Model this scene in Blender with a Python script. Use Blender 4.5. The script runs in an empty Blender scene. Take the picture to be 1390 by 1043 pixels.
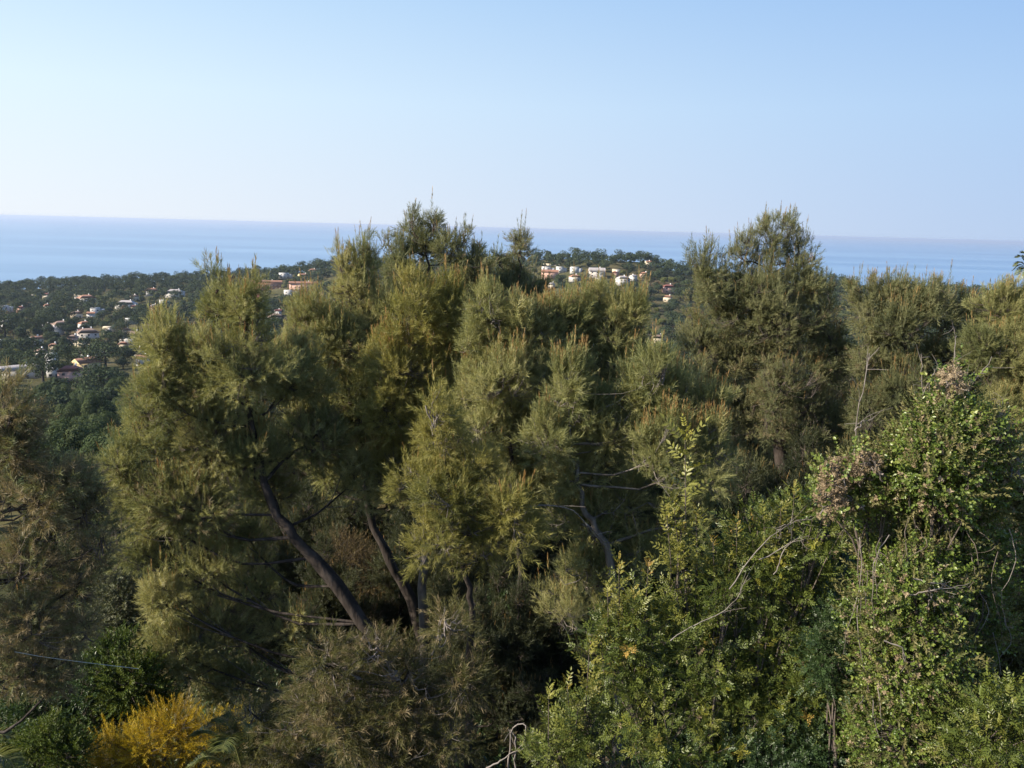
import bpy, math, random
import numpy as np
from mathutils import Matrix, Vector

# ------------------------------------------------------------------ camera, world, sun, exposure
S = bpy.context.scene
COL = S.collection
ZC = 130.0                                   # camera height above the sea
F = 1091.0                                   # focal length in photo pixels (1390 wide)
W, H = 1390.0, 1043.0
PITCH = math.atan(211.5 / F)
ROLL = math.radians(1.48)
fw = np.array([0, math.cos(PITCH), -math.sin(PITCH)])
r0 = np.array([1.0, 0, 0])
u0 = np.cross(r0, fw)
rt = r0 * math.cos(ROLL) + u0 * math.sin(ROLL)
up = u0 * math.cos(ROLL) - r0 * math.sin(ROLL)
cam = bpy.data.cameras.new("camera")
cam.sensor_width = 36.0
cam.lens = 36.0 * F / W
cam.clip_start, cam.clip_end = 0.1, 300000.0
co = bpy.data.objects.new("camera", cam)
COL.objects.link(co)
co.matrix_world = Matrix(((rt[0], up[0], -fw[0], 0), (rt[1], up[1], -fw[1], 0), (rt[2], up[2], -fw[2], ZC), (0, 0, 0, 1)))
S.camera = co

SUN_AZ = math.radians(-108)                  # clockwise from the view direction (+Y): from the left
SUN_EL = math.radians(29)
world = bpy.data.worlds.new("World")
S.world = world
world.use_nodes = True
nt = world.node_tree
bg = nt.nodes["Background"]
sky = nt.nodes.new("ShaderNodeTexSky")
sky.sky_type = 'NISHITA'
sky.sun_disc = False
sky.sun_elevation = SUN_EL
sky.sun_rotation = SUN_AZ
sky.altitude = 100
sky.air_density = 1.0
sky.dust_density = 0.6
sky.ozone_density = 3.0
# the low sky, paler towards the sun's side; the Nishita sky takes over higher up
tc = nt.nodes.new("ShaderNodeTexCoord")
sx = nt.nodes.new("ShaderNodeSeparateXYZ")
nt.links.new(tc.outputs["Generated"], sx.inputs[0])
el = nt.nodes.new("ShaderNodeValToRGB")
stops = [(0.0, (.69, .785, .93)), (.14, (.605, .785, .985)), (.28, (.42, .64, .94)), (.50, (.27, .47, .84)), (1.0, (.16, .33, .70))]
while len(el.color_ramp.elements) < len(stops):
    el.color_ramp.elements.new(.5)
for e_, (p_, c_) in zip(el.color_ramp.elements, stops):
    e_.position, e_.color = p_, (*c_, 1)
nt.links.new(sx.outputs["Z"], el.inputs[0])


def vmath(op, a, b):
    n_ = nt.nodes.new("ShaderNodeVectorMath")
    n_.operation = op
    for i_, q_ in enumerate((a, b)):
        if isinstance(q_, tuple):
            n_.inputs[i_].default_value = q_
        else:
            nt.links.new(q_, n_.inputs[i_])
    return n_.outputs[0]


cl_ = nt.nodes.new("ShaderNodeClamp")
cl_.inputs[1].default_value, cl_.inputs[2].default_value = -.75, .75
nt.links.new(sx.outputs["X"], cl_.inputs[0])
side = vmath('ADD', vmath('MULTIPLY', cl_.outputs[0], (-.52, -.36, -.13)), (1, 1, 1))
low = vmath('MULTIPLY', vmath('MULTIPLY', el.outputs[0], side), (3.35, 3.35, 3.35))
mr_ = nt.nodes.new("ShaderNodeMapRange")
mr_.interpolation_type = 'SMOOTHSTEP'
mr_.inputs[1].default_value, mr_.inputs[2].default_value = .3, .75
nt.links.new(sx.outputs["Z"], mr_.inputs[0])
mx_ = nt.nodes.new("ShaderNodeMix")
mx_.data_type = 'RGBA'
nt.links.new(mr_.outputs[0], mx_.inputs[0])
nt.links.new(low, mx_.inputs[6])
nt.links.new(sky.outputs[0], mx_.inputs[7])
nt.links.new(mx_.outputs[2], bg.inputs[0])
bg.inputs[1].default_value = 0.13
sl = bpy.data.lights.new("sun", 'SUN')
sl.energy = 4.8
sl.angle = math.radians(0.53)
sl.color = (1.0, 0.89, 0.72)
so = bpy.data.objects.new("sun", sl)
COL.objects.link(so)
sd = Vector((math.sin(SUN_AZ) * math.cos(SUN_EL), math.cos(SUN_AZ) * math.cos(SUN_EL), math.sin(SUN_EL)))
so.rotation_euler = sd.to_track_quat('Z', 'Y').to_euler()
so.location = (-60, -20, ZC + 60)
S.view_settings.view_transform = 'Standard'
S.view_settings.look = 'None'
S.view_settings.exposure = 1.2
S.view_settings.gamma = 1.0
S.render.engine = 'CYCLES'
c = S.cycles
c.max_bounces, c.diffuse_bounces, c.glossy_bounces, c.transmission_bounces = 6, 3, 2, 4
c.transparent_max_bounces, c.volume_bounces = 4, 0
c.caustics_reflective = c.caustics_refractive = False
c.use_denoising = True

# ------------------------------------------------------------------ helpers
rng = np.random.default_rng(11)


def ray(x, y):
    return fw + rt * ((x - W / 2) / F) + up * ((H / 2 - y) / F)


def at(x, y, Y):
    """point at depth Y (metres along the view heading) seen at photo pixel x, y"""
    d = ray(x, y)
    return np.array([0, 0, ZC]) + d * (Y / d[1])


def px_of(p):
    p = np.asarray(p, float) - np.array([0, 0, ZC])
    zf = p @ fw
    return W / 2 + F * (p @ rt) / zf, H / 2 - F * (p @ up) / zf


def nrm(v):
    v = np.asarray(v, float)
    return v / np.maximum(np.linalg.norm(v, axis=-1, keepdims=True), 1e-9)


class MB:
    """collects vertices and faces, then links them as one mesh object"""

    def __init__(self):
        self.v, self.f, self.m, self.t, self.n = [], [], [], [], 0
        self.mats = []

    def mat(self, m):
        if m not in self.mats:
            self.mats.append(m)
        return self.mats.index(m)

    def add(self, v, f, m, tint=0.5):
        v = np.asarray(v, np.float32).reshape(-1, 3)
        f = np.asarray(f, np.int64)
        self.v.append(v)
        self.f.append(f + self.n)
        self.m.append(np.full(len(f), self.mat(m), np.int32))
        self.t.append(np.broadcast_to(np.asarray(tint, np.float32), (len(v),)))
        self.n += len(v)

    def mesh(self, name, smooth=False):
        me = bpy.data.meshes.new(name)
        v = np.concatenate(self.v)
        tot = np.concatenate([np.full(len(f), f.shape[1], np.int32) for f in self.f])
        idx = np.concatenate([f.ravel() for f in self.f]).astype(np.int32)
        me.vertices.add(len(v))
        me.vertices.foreach_set("co", v.ravel())
        me.loops.add(len(idx))
        me.loops.foreach_set("vertex_index", idx)
        me.polygons.add(len(tot))
        start = np.zeros(len(tot), np.int32)
        start[1:] = np.cumsum(tot)[:-1]
        me.polygons.foreach_set("loop_start", start)
        me.polygons.foreach_set("loop_total", tot)
        me.polygons.foreach_set("material_index", np.concatenate(self.m))
        if smooth:
            me.polygons.foreach_set("use_smooth", np.ones(len(tot), bool))
        a = me.attributes.new("tint", 'FLOAT', 'POINT')
        a.data.foreach_set("value", np.concatenate(self.t).astype(np.float32))
        for m in self.mats:
            me.materials.append(m)
        me.update(calc_edges=True)
        return me

    def obj(self, name, parent=None, smooth=False):
        if parent is not None:
            self.v = [q_ - np.array(parent.location, np.float32) for q_ in self.v]
        o = bpy.data.objects.new(name, self.mesh(name, smooth))
        COL.objects.link(o)
        if parent is not None:
            o.parent = parent
        return o


def tag(o, label=None, cat=None, group=None, kind=None):
    for k, v in (("label", label), ("category", cat), ("group", group), ("kind", kind)):
        if v:
            o[k] = v
    return o


def thing(name, label, cat, loc, group=None):
    o = bpy.data.objects.new(name, None)
    o.empty_display_size = 0.2
    COL.objects.link(o)
    o.location = Vector([float(q) for q in loc])
    return tag(o, label, cat, group)


def tubes(mb, P, R, m, sides=3, tint=0.5):
    """many tapered tubes at once: P (N,K,3), R (N,K)"""
    P = np.asarray(P, float)
    R = np.asarray(R, float)
    N, K, _ = P.shape
    t = nrm(np.gradient(P, axis=1))
    hlp = np.where(np.abs(t[..., 2:3]) > 0.9, np.array([1.0, 0, 0]), np.array([0, 0, 1.0]))
    hlp = hlp[:, K // 2:K // 2 + 1] + 0 * t
    u = nrm(np.cross(t, hlp))
    w = np.cross(t, u)
    a = np.arange(sides) * 2 * math.pi / sides
    ring = P[:, :, None] + R[:, :, None, None] * (u[:, :, None] * np.cos(a)[None, None, :, None] + w[:, :, None] * np.sin(a)[None, None, :, None])
    b = (np.arange(N) * K * sides)[:, None, None] + (np.arange(K - 1) * sides)[None, :, None]
    j = np.arange(sides)[None, None, :]
    k = (j + 1) % sides
    q = np.stack([b + j, b + k, b + sides + k, b + sides + j], -1).reshape(-1, 4)
    tt = np.broadcast_to(np.asarray(tint, float).reshape(-1, 1), (N, K * sides)).ravel()
    mb.add(ring.reshape(-1, 3), q, m, tt)


def smooth_path(pts, n):
    pts = np.asarray(pts, float)
    if len(pts) < 3:
        s = np.linspace(0, 1, n)[:, None]
        return pts[0] * (1 - s) + pts[-1] * s
    P = np.vstack([2 * pts[0] - pts[1], pts, 2 * pts[-1] - pts[-2]])
    out = []
    for s in np.linspace(0, len(pts) - 1 - 1e-6, n):
        i = int(s)
        t = s - i
        p0, p1, p2, p3 = P[i:i + 4]
        out.append(.5 * (2 * p1 + (p2 - p0) * t + (2 * p0 - 5 * p1 + 4 * p2 - p3) * t * t + (3 * p1 - p0 - 3 * p2 + p3) * t ** 3))
    return np.array(out)


def place(mb, tv, tf, pos, axis, scale, m, tint, g=rng):
    """many copies of a small template (z up) written into one mesh"""
    N = len(pos)
    if N == 0:
        return
    z = nrm(axis)
    x = nrm(np.cross(z, g.normal(size=(N, 3))))
    y = np.cross(z, x)
    s = np.broadcast_to(np.asarray(scale, float), (N,))[:, None, None]
    v = pos[:, None] + s * (x[:, None] * tv[None, :, 0:1] + y[:, None] * tv[None, :, 1:2] + z[:, None] * tv[None, :, 2:3])
    n = len(tv)
    f = (np.arange(N) * n)[:, None, None] + tf[None]
    mb.add(v.reshape(-1, 3), f.reshape(-1, tf.shape[1]), m, np.repeat(tint, n))


def scatter(mb, temps, pos, axis, scale, m, tint, g=rng):
    k = g.integers(0, len(temps), len(pos))
    for i, (tv, tf) in enumerate(temps):
        s = k == i
        place(mb, tv, tf, pos[s], axis[s], scale[s] if np.ndim(scale) else scale, m, tint[s], g)


# ------------------------------------------------------------------ materials
def mat_new(name):
    m = bpy.data.materials.new(name)
    m.use_nodes = True
    t = m.node_tree
    t.nodes.clear()
    out = t.nodes.new("ShaderNodeOutputMaterial")
    return m, t, out


def ramp(t, src, cols, pos=None):
    r = t.nodes.new("ShaderNodeValToRGB")
    e = r.color_ramp.elements
    while len(e) < len(cols):
        e.new(0.5)
    for i, cc in enumerate(cols):
        e[i].position = pos[i] if pos else i / (len(cols) - 1)
        e[i].color = (*cc, 1)
    t.links.new(src, r.inputs[0])
    return r.outputs[0]


def leaf_mat(name, cols, trans=0.35, rough=0.5, spec=0.2, tcol=(1.2, 1.15, .7)):
    m, t, out = mat_new(name)
    at_ = t.nodes.new("ShaderNodeAttribute")
    at_.attribute_name = "tint"
    col = ramp(t, at_.outputs["Fac"], cols)
    p = t.nodes.new("ShaderNodeBsdfPrincipled")
    p.inputs["Roughness"].default_value = rough
    p.inputs["Specular IOR Level"].default_value = spec
    t.links.new(col, p.inputs["Base Color"])
    tr = t.nodes.new("ShaderNodeBsdfTranslucent")
    mx = t.nodes.new("ShaderNodeMix")
    mx.data_type = 'RGBA'
    mx.blend_type = 'MULTIPLY'
    mx.inputs[0].default_value = 1
    t.links.new(col, mx.inputs[6])
    mx.inputs[7].default_value = (*tcol, 1)
    t.links.new(mx.outputs[2], tr.inputs[0])
    ms = t.nodes.new("ShaderNodeMixShader")
    ms.inputs[0].default_value = trans
    t.links.new(p.outputs[0], ms.inputs[1])
    t.links.new(tr.outputs[0], ms.inputs[2])
    t.links.new(ms.outputs[0], out.inputs[0])
    return m


def solid_mat(name, cols, scale=4.0, rough=0.8, detail=6, bump=0.0, stretch=(1, 1, 1), spec=0.3):
    m, t, out = mat_new(name)
    tc = t.nodes.new("ShaderNodeTexCoord")
    mp = t.nodes.new("ShaderNodeMapping")
    mp.inputs["Scale"].default_value = stretch
    t.links.new(tc.outputs["Object"], mp.inputs[0])
    n = t.nodes.new("ShaderNodeTexNoise")
    n.inputs["Scale"].default_value = scale
    n.inputs["Detail"].default_value = detail
    t.links.new(mp.outputs[0], n.inputs[0])
    col = ramp(t, n.outputs[0], cols, list(np.linspace(.32, .68, len(cols))))
    p = t.nodes.new("ShaderNodeBsdfPrincipled")
    p.inputs["Roughness"].default_value = rough
    p.inputs["Specular IOR Level"].default_value = spec
    t.links.new(col, p.inputs["Base Color"])
    if bump:
        b = t.nodes.new("ShaderNodeBump")
        b.inputs["Distance"].default_value = bump
        t.links.new(n.outputs[0], b.inputs["Height"])
        t.links.new(b.outputs[0], p.inputs["Normal"])
    t.links.new(p.outputs[0], out.inputs[0])
    return m


M = {}
M['needle'] = leaf_mat("pine_needles", [(0.127, 0.143, 0.059), (0.236, 0.240, 0.098), (0.347, 0.322, 0.152)])
M['needle_dark'] = leaf_mat("dark_pine_needles", [(0.089, 0.102, 0.052), (0.160, 0.169, 0.079), (0.244, 0.235, 0.120)])
M['needle_yellow'] = leaf_mat("yellow_pine_needles", [(0.126, 0.132, 0.044), (0.226, 0.215, 0.064), (0.305, 0.272, 0.101)])
M['needle_dry'] = leaf_mat("dry_pine_needles", [(0.116, 0.097, 0.053), (0.200, 0.158, 0.090), (0.263, 0.215, 0.116)], trans=.25)
M['candle'] = leaf_mat("pine_candles", [(.20, .12, .04), (.32, .20, .08), (.40, .27, .12)], trans=.25, tcol=(1.1, .95, .7))
M['needle_shade'] = leaf_mat("shade_toned_needles", [(0.028, 0.036, 0.020), (0.052, 0.060, 0.030), (0.083, 0.087, 0.044)])  # needles darkened to paint in the shade on filler and understory pines
M['needle_low'] = leaf_mat("dusty_pine_needles", [(0.054, 0.055, 0.021), (0.094, 0.094, 0.035), (0.141, 0.133, 0.054)])
M['whip'] = leaf_mat("fresh_mastic_leaves", [(0.087, 0.113, 0.022), (0.157, 0.166, 0.035), (0.236, 0.205, 0.048)], trans=.35, rough=.4, spec=.35)
M['bark'] = solid_mat("pine_bark", [(0.013, 0.010, 0.009), (0.034, 0.026, 0.022), (0.058, 0.047, 0.041)], 7, .9, bump=.04, stretch=(1, 1, .35))
M['bark_pale'] = solid_mat("pale_bark", [(0.072, 0.060, 0.051), (0.126, 0.108, 0.090), (0.180, 0.156, 0.132)], 9, .9, bump=.02, stretch=(1, 1, .4))
M['twig'] = solid_mat("twig_bark", [(.06, .048, .04), (.12, .098, .082)], 12, .9)
M['twig_grey'] = solid_mat("dry_grey_twigs", [(0.119, 0.101, 0.091), (0.210, 0.185, 0.168)], 12, .9)
M['cone'] = solid_mat("pine_cone", [(.04, .026, .02), (.10, .065, .045)], 60, .8)
M['far_leaf'] = leaf_mat("far_foliage", [(0.024, 0.037, 0.023), (0.044, 0.061, 0.032), (0.070, 0.084, 0.043)], spec=.05, rough=.9, trans=.15)
M['far_light'] = leaf_mat("far_light_foliage", [(.07, .085, .028), (.12, .13, .045), (.17, .165, .07)], spec=.05, rough=.9, trans=.2)
M['far_brown'] = leaf_mat("far_brown_foliage", [(.075, .06, .03), (.12, .09, .05), (.15, .12, .06)], spec=.05, rough=.9, trans=.2)
M['mid_leaf'] = leaf_mat("mid_foliage", [(0.034, 0.052, 0.023), (0.061, 0.083, 0.038), (0.098, 0.115, 0.055)], spec=.05, rough=.9, trans=.2)
M['lentisk'] = leaf_mat("mastic_leaves", [(0.050, 0.072, 0.016), (0.095, 0.120, 0.023), (0.182, 0.180, 0.039)], trans=.28, rough=.40, spec=.4)
M['young'] = leaf_mat("young_leaves", [(.20, .21, .03), (.30, .28, .05), (.38, .24, .06)], trans=.4, rough=.4, spec=.4)
M['ivy'] = leaf_mat("ivy_leaves", [(0.069, 0.111, 0.023), (0.132, 0.180, 0.036), (0.229, 0.256, 0.062)], trans=.3, rough=.38, spec=.45)
M['seed'] = leaf_mat("dried_seed_heads", [(0.182, 0.138, 0.084), (0.291, 0.221, 0.141), (0.378, 0.313, 0.211)], trans=.3, tcol=(1, .9, .8))
M['grey_leaf'] = leaf_mat("grey_green_leaves", [(0.056, 0.068, 0.040), (0.104, 0.116, 0.068), (0.160, 0.164, 0.104)], trans=.25)
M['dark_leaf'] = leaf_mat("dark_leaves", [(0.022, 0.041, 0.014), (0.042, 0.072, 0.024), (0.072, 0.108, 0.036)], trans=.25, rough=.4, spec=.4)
M['green_leaf'] = leaf_mat("green_leaves", [(0.032, 0.056, 0.011), (0.066, 0.094, 0.020), (0.108, 0.127, 0.027)], trans=.3)
M['yellow_leaf'] = leaf_mat("yellow_leaves", [(0.232, 0.147, 0.012), (0.366, 0.259, 0.017), (0.462, 0.362, 0.043)], trans=.35)
M['palm'] = leaf_mat("palm_leaflets", [(0.054, 0.072, 0.020), (0.108, 0.126, 0.037), (0.173, 0.171, 0.061)], trans=.25, rough=.4, spec=.4)
M['olive_leaf'] = leaf_mat("olive_leaves", [(.07, .08, .03), (.125, .125, .045), (.18, .16, .07)], trans=.3)
M['cable'] = solid_mat("cable_plastic", [(.35, .37, .36), (.45, .47, .46)], 3, .5)


def ground_mat():
    m, t, out = mat_new("dry_hillside_soil")
    g = t.nodes.new("ShaderNodeNewGeometry")
    n = t.nodes.new("ShaderNodeTexNoise")
    n.inputs["Scale"].default_value = 0.35
    n.inputs["Detail"].default_value = 12
    t.links.new(g.outputs["Position"], n.inputs[0])
    n2 = t.nodes.new("ShaderNodeTexNoise")
    n2.inputs["Scale"].default_value = 0.012
    n2.inputs["Detail"].default_value = 5
    t.links.new(g.outputs["Position"], n2.inputs[0])
    a = ramp(t, n.outputs[0], [(.035, .032, .018), (.075, .062, .036), (.12, .098, .062)], [.3, .5, .7])
    b = ramp(t, n2.outputs[0], [(.04, .055, .02), (.10, .10, .045), (.16, .12, .07)], [.35, .55, .7])
    mx = t.nodes.new("ShaderNodeMix")
    mx.data_type = 'RGBA'
    mx.inputs[0].default_value = .5
    t.links.new(a, mx.inputs[6])
    t.links.new(b, mx.inputs[7])
    p = t.nodes.new("ShaderNodeBsdfDiffuse")
    t.links.new(mx.outputs[2], p.inputs[0])
    t.links.new(p.outputs[0], out.inputs[0])
    return m


def sea_mat():
    m, t, out = mat_new("sea_water")
    g = t.nodes.new("ShaderNodeNewGeometry")
    mp = t.nodes.new("ShaderNodeMapping")
    mp.inputs["Scale"].default_value = (.00022, .0011, 1)
    mp.inputs["Rotation"].default_value = (0, 0, .12)
    t.links.new(g.outputs["Position"], mp.inputs[0])
    n = t.nodes.new("ShaderNodeTexNoise")
    n.inputs["Scale"].default_value = 1.0
    n.inputs["Detail"].default_value = 9
    n.inputs["Roughness"].default_value = .62
    t.links.new(mp.outputs[0], n.inputs[0])
    mp2 = t.nodes.new("ShaderNodeMapping")
    mp2.inputs["Scale"].default_value = (.004, .016, 1)
    t.links.new(g.outputs["Position"], mp2.inputs[0])
    n2 = t.nodes.new("ShaderNodeTexNoise")
    n2.inputs["Scale"].default_value = 1.0
    n2.inputs["Detail"].default_value = 6
    t.links.new(mp2.outputs[0], n2.inputs[0])
    col = ramp(t, n.outputs[0], [(.085, .185, .325), (.12, .225, .37), (.155, .27, .41)], [.4, .5, .6])
    p = t.nodes.new("ShaderNodeBsdfPrincipled")
    t.links.new(col, p.inputs["Base Color"])
    mr = t.nodes.new("ShaderNodeMapRange")
    mr.inputs[3].default_value = .25
    mr.inputs[4].default_value = .36
    t.links.new(n.outputs[0], mr.inputs[0])
    t.links.new(mr.outputs[0], p.inputs["Roughness"])
    p.inputs["IOR"].default_value = 1.33
    b = t.nodes.new("ShaderNodeBump")
    b.inputs["Distance"].default_value = 6.0
    b.inputs["Strength"].default_value = .35
    t.links.new(n2.outputs[0], b.inputs["Height"])
    t.links.new(b.outputs[0], p.inputs["Normal"])
    t.links.new(p.outputs[0], out.inputs[0])
    return m


# ------------------------------------------------------------------ terrain and sea
KX = np.array([-900, -200, 0, 100, 200, 300, 400, 450, 550, 700, 740, 800, 880, 925, 960, 1000, 1130, 1180, 1250, 1390, 1600, 2400], float)
KY = np.array([384, 384, 384, 379, 374, 368, 362, 354, 352, 347, 342, 341, 347, 360, 366, 372, 376, 386, 389, 393, 396, 400], float)
KD = np.array([1350, 1350, 1350, 1350, 1330, 1300, 1250, 1200, 1150, 1060, 1040, 1000, 1000, 1000, 1020, 1050, 1080, 1100, 1100, 1100, 1100, 1100], float)
KR = np.array([ray(x_, y_) for x_, y_ in zip(KX, KY)])
KAZ = np.arctan2(KR[:, 0], KR[:, 1])
KZ = KD * KR[:, 2] / np.hypot(KR[:, 0], KR[:, 1]) - 9.0
PD = np.array([0, 6, 10, 15, 25, 40, 80, 150, 300, 450, 700, 1000, 1350, 3000], float)
PZ = np.array([-6, -6.6, -8.4, -10.4, -13.6, -18, -30, -46, -74, -86, -95, -99, -104, -150], float)


def ground_z(x, y):
    x = np.asarray(x, float)
    y = np.asarray(y, float)
    d = np.hypot(x, y)
    az = np.arctan2(x, y)
    base = np.interp(d, PD, PZ)
    R = np.interp(az, KAZ, KD)
    zr = np.interp(az, KAZ, KZ)
    s = np.clip((d - .58 * R) / (.42 * R), 0, 1)
    s = s * s * (3 - 2 * s)
    z = base * (1 - s) + zr * s
    fall = np.clip((d - R) / 260, 0, 1)
    z = np.where(d > R, zr * (1 - fall) + (-ZC - 12) * fall, z)
    amp = np.clip(d / 400, 0, 1) * np.clip((R * 1.05 - d) / 200, .0, 1)
    z = z + amp * 2.6 * (np.sin(x * .021 + 1.3) * np.cos(y * .017) + .6 * np.sin(x * .043 - y * .031) + .5 * np.sin(y * .06 + x * .01))
    z = z + .18 * np.clip(d / 8 - .5, 0, 1) * (np.sin(x * 1.1 + .4 * y) + np.cos(y * .9 - .7 * x))
    return z + ZC


az = np.concatenate([np.radians(np.arange(-60, 60, .4)), np.radians(np.arange(60, 300, 4))])
dd = np.concatenate([np.linspace(.6, 30, 40), np.geomspace(31.5, 1750, 120)])
A, D = np.meshgrid(az, dd, indexing='ij')
X, Y = D * np.sin(A), D * np.cos(A)
Z = ground_z(X, Y)
na, nd = A.shape
i = np.arange(na)[:, None]
j = np.arange(nd - 1)[None]
i2 = (i + 1) % na
q = np.stack([i * nd + j, i * nd + j + 1, i2 * nd + j + 1, i2 * nd + j], -1).reshape(-1, 4)
mb = MB()
mb.add(np.stack([X, Y, Z], -1), q, ground_mat())
hub = np.array([[0, 0, float(ground_z(0, 0))]])
mb.add(np.vstack([hub, np.stack([X, Y, Z], -1)[:, 0]]), np.stack([0 * np.arange(na), 1 + np.arange(na), 1 + (np.arange(na) + 1) % na], -1), mb.mats[0])
tag(mb.obj("hillside", smooth=True), kind="structure")
mb = MB()
L = 70000.0
mb.add([[-L, 300, 0], [L, 300, 0], [L, L, 0], [-L, L, 0]], [[0, 1, 2, 3]], sea_mat())
tag(mb.obj("sea"), kind="structure")


def hit(x, y, d0=30.0, d1=1700.0):
    d = ray(x, y)
    s = np.geomspace(d0, d1, 1500) / math.hypot(d[0], d[1])
    p = np.array([0, 0, ZC]) + s[:, None] * d
    under = np.nonzero(p[:, 2] < ground_z(p[:, 0], p[:, 1]))[0]
    k = under[0] if len(under) else len(s) - 1
    return p[k]


# ------------------------------------------------------------------ pine trees
def shoot_template(n, seed, ln=.30, wd=.020, amin=28, amax=62, t0=.12):
    g = np.random.default_rng(seed)
    t = np.sort(g.uniform(t0, 1, n))
    ph = np.arange(n) * 2.4 + g.uniform(0, 6)
    a = np.radians(g.uniform(amin, amax, n) * (1.12 - .55 * t))
    rad = np.stack([np.cos(ph), np.sin(ph), 0 * ph], -1)
    tan = np.stack([-np.sin(ph), np.cos(ph), 0 * ph], -1)
    ax = np.array([0, 0, 1.0])
    d = np.cos(a)[:, None] * ax + np.sin(a)[:, None] * rad
    l = ln * g.uniform(.75, 1.15, n)[:, None]
    b = t[:, None] * ax
    tw = g.uniform(-1, 1, n)[:, None]
    side = nrm(tan + tw * np.cross(d, tan)) * wd
    v = np.stack([b - side * .5, b + side * .5, b + d * l * .6 + side * .5, b + d * l], 1).reshape(-1, 3)
    k = np.arange(n)[:, None] * 4
    f = np.concatenate([k + np.array([0, 1, 2]), k + np.array([0, 2, 3])])
    return v, f


FINE = [shoot_template(26, k, ln=.36, wd=.026, amin=32, amax=74) for k in range(6)]
COARSE = [shoot_template(18, 20 + k, ln=.36, wd=.036, amin=32, amax=74) for k in range(6)]
LEAD = [shoot_template(30, 30 + k, ln=.22, wd=.018, amin=18, amax=42, t0=.0) for k in range(4)]
TIPS = [shoot_template(16, 40 + k, ln=.30, wd=.032, amin=8, amax=22, t0=.0) for k in range(4)]


def lumps(dirs, seed):
    g = np.random.default_rng(seed)
    k = g.normal(size=(7, 3)) * 2.6
    ph = g.uniform(0, 6, 7)
    return (np.sin(dirs @ k.T + ph)).mean(1)


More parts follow.
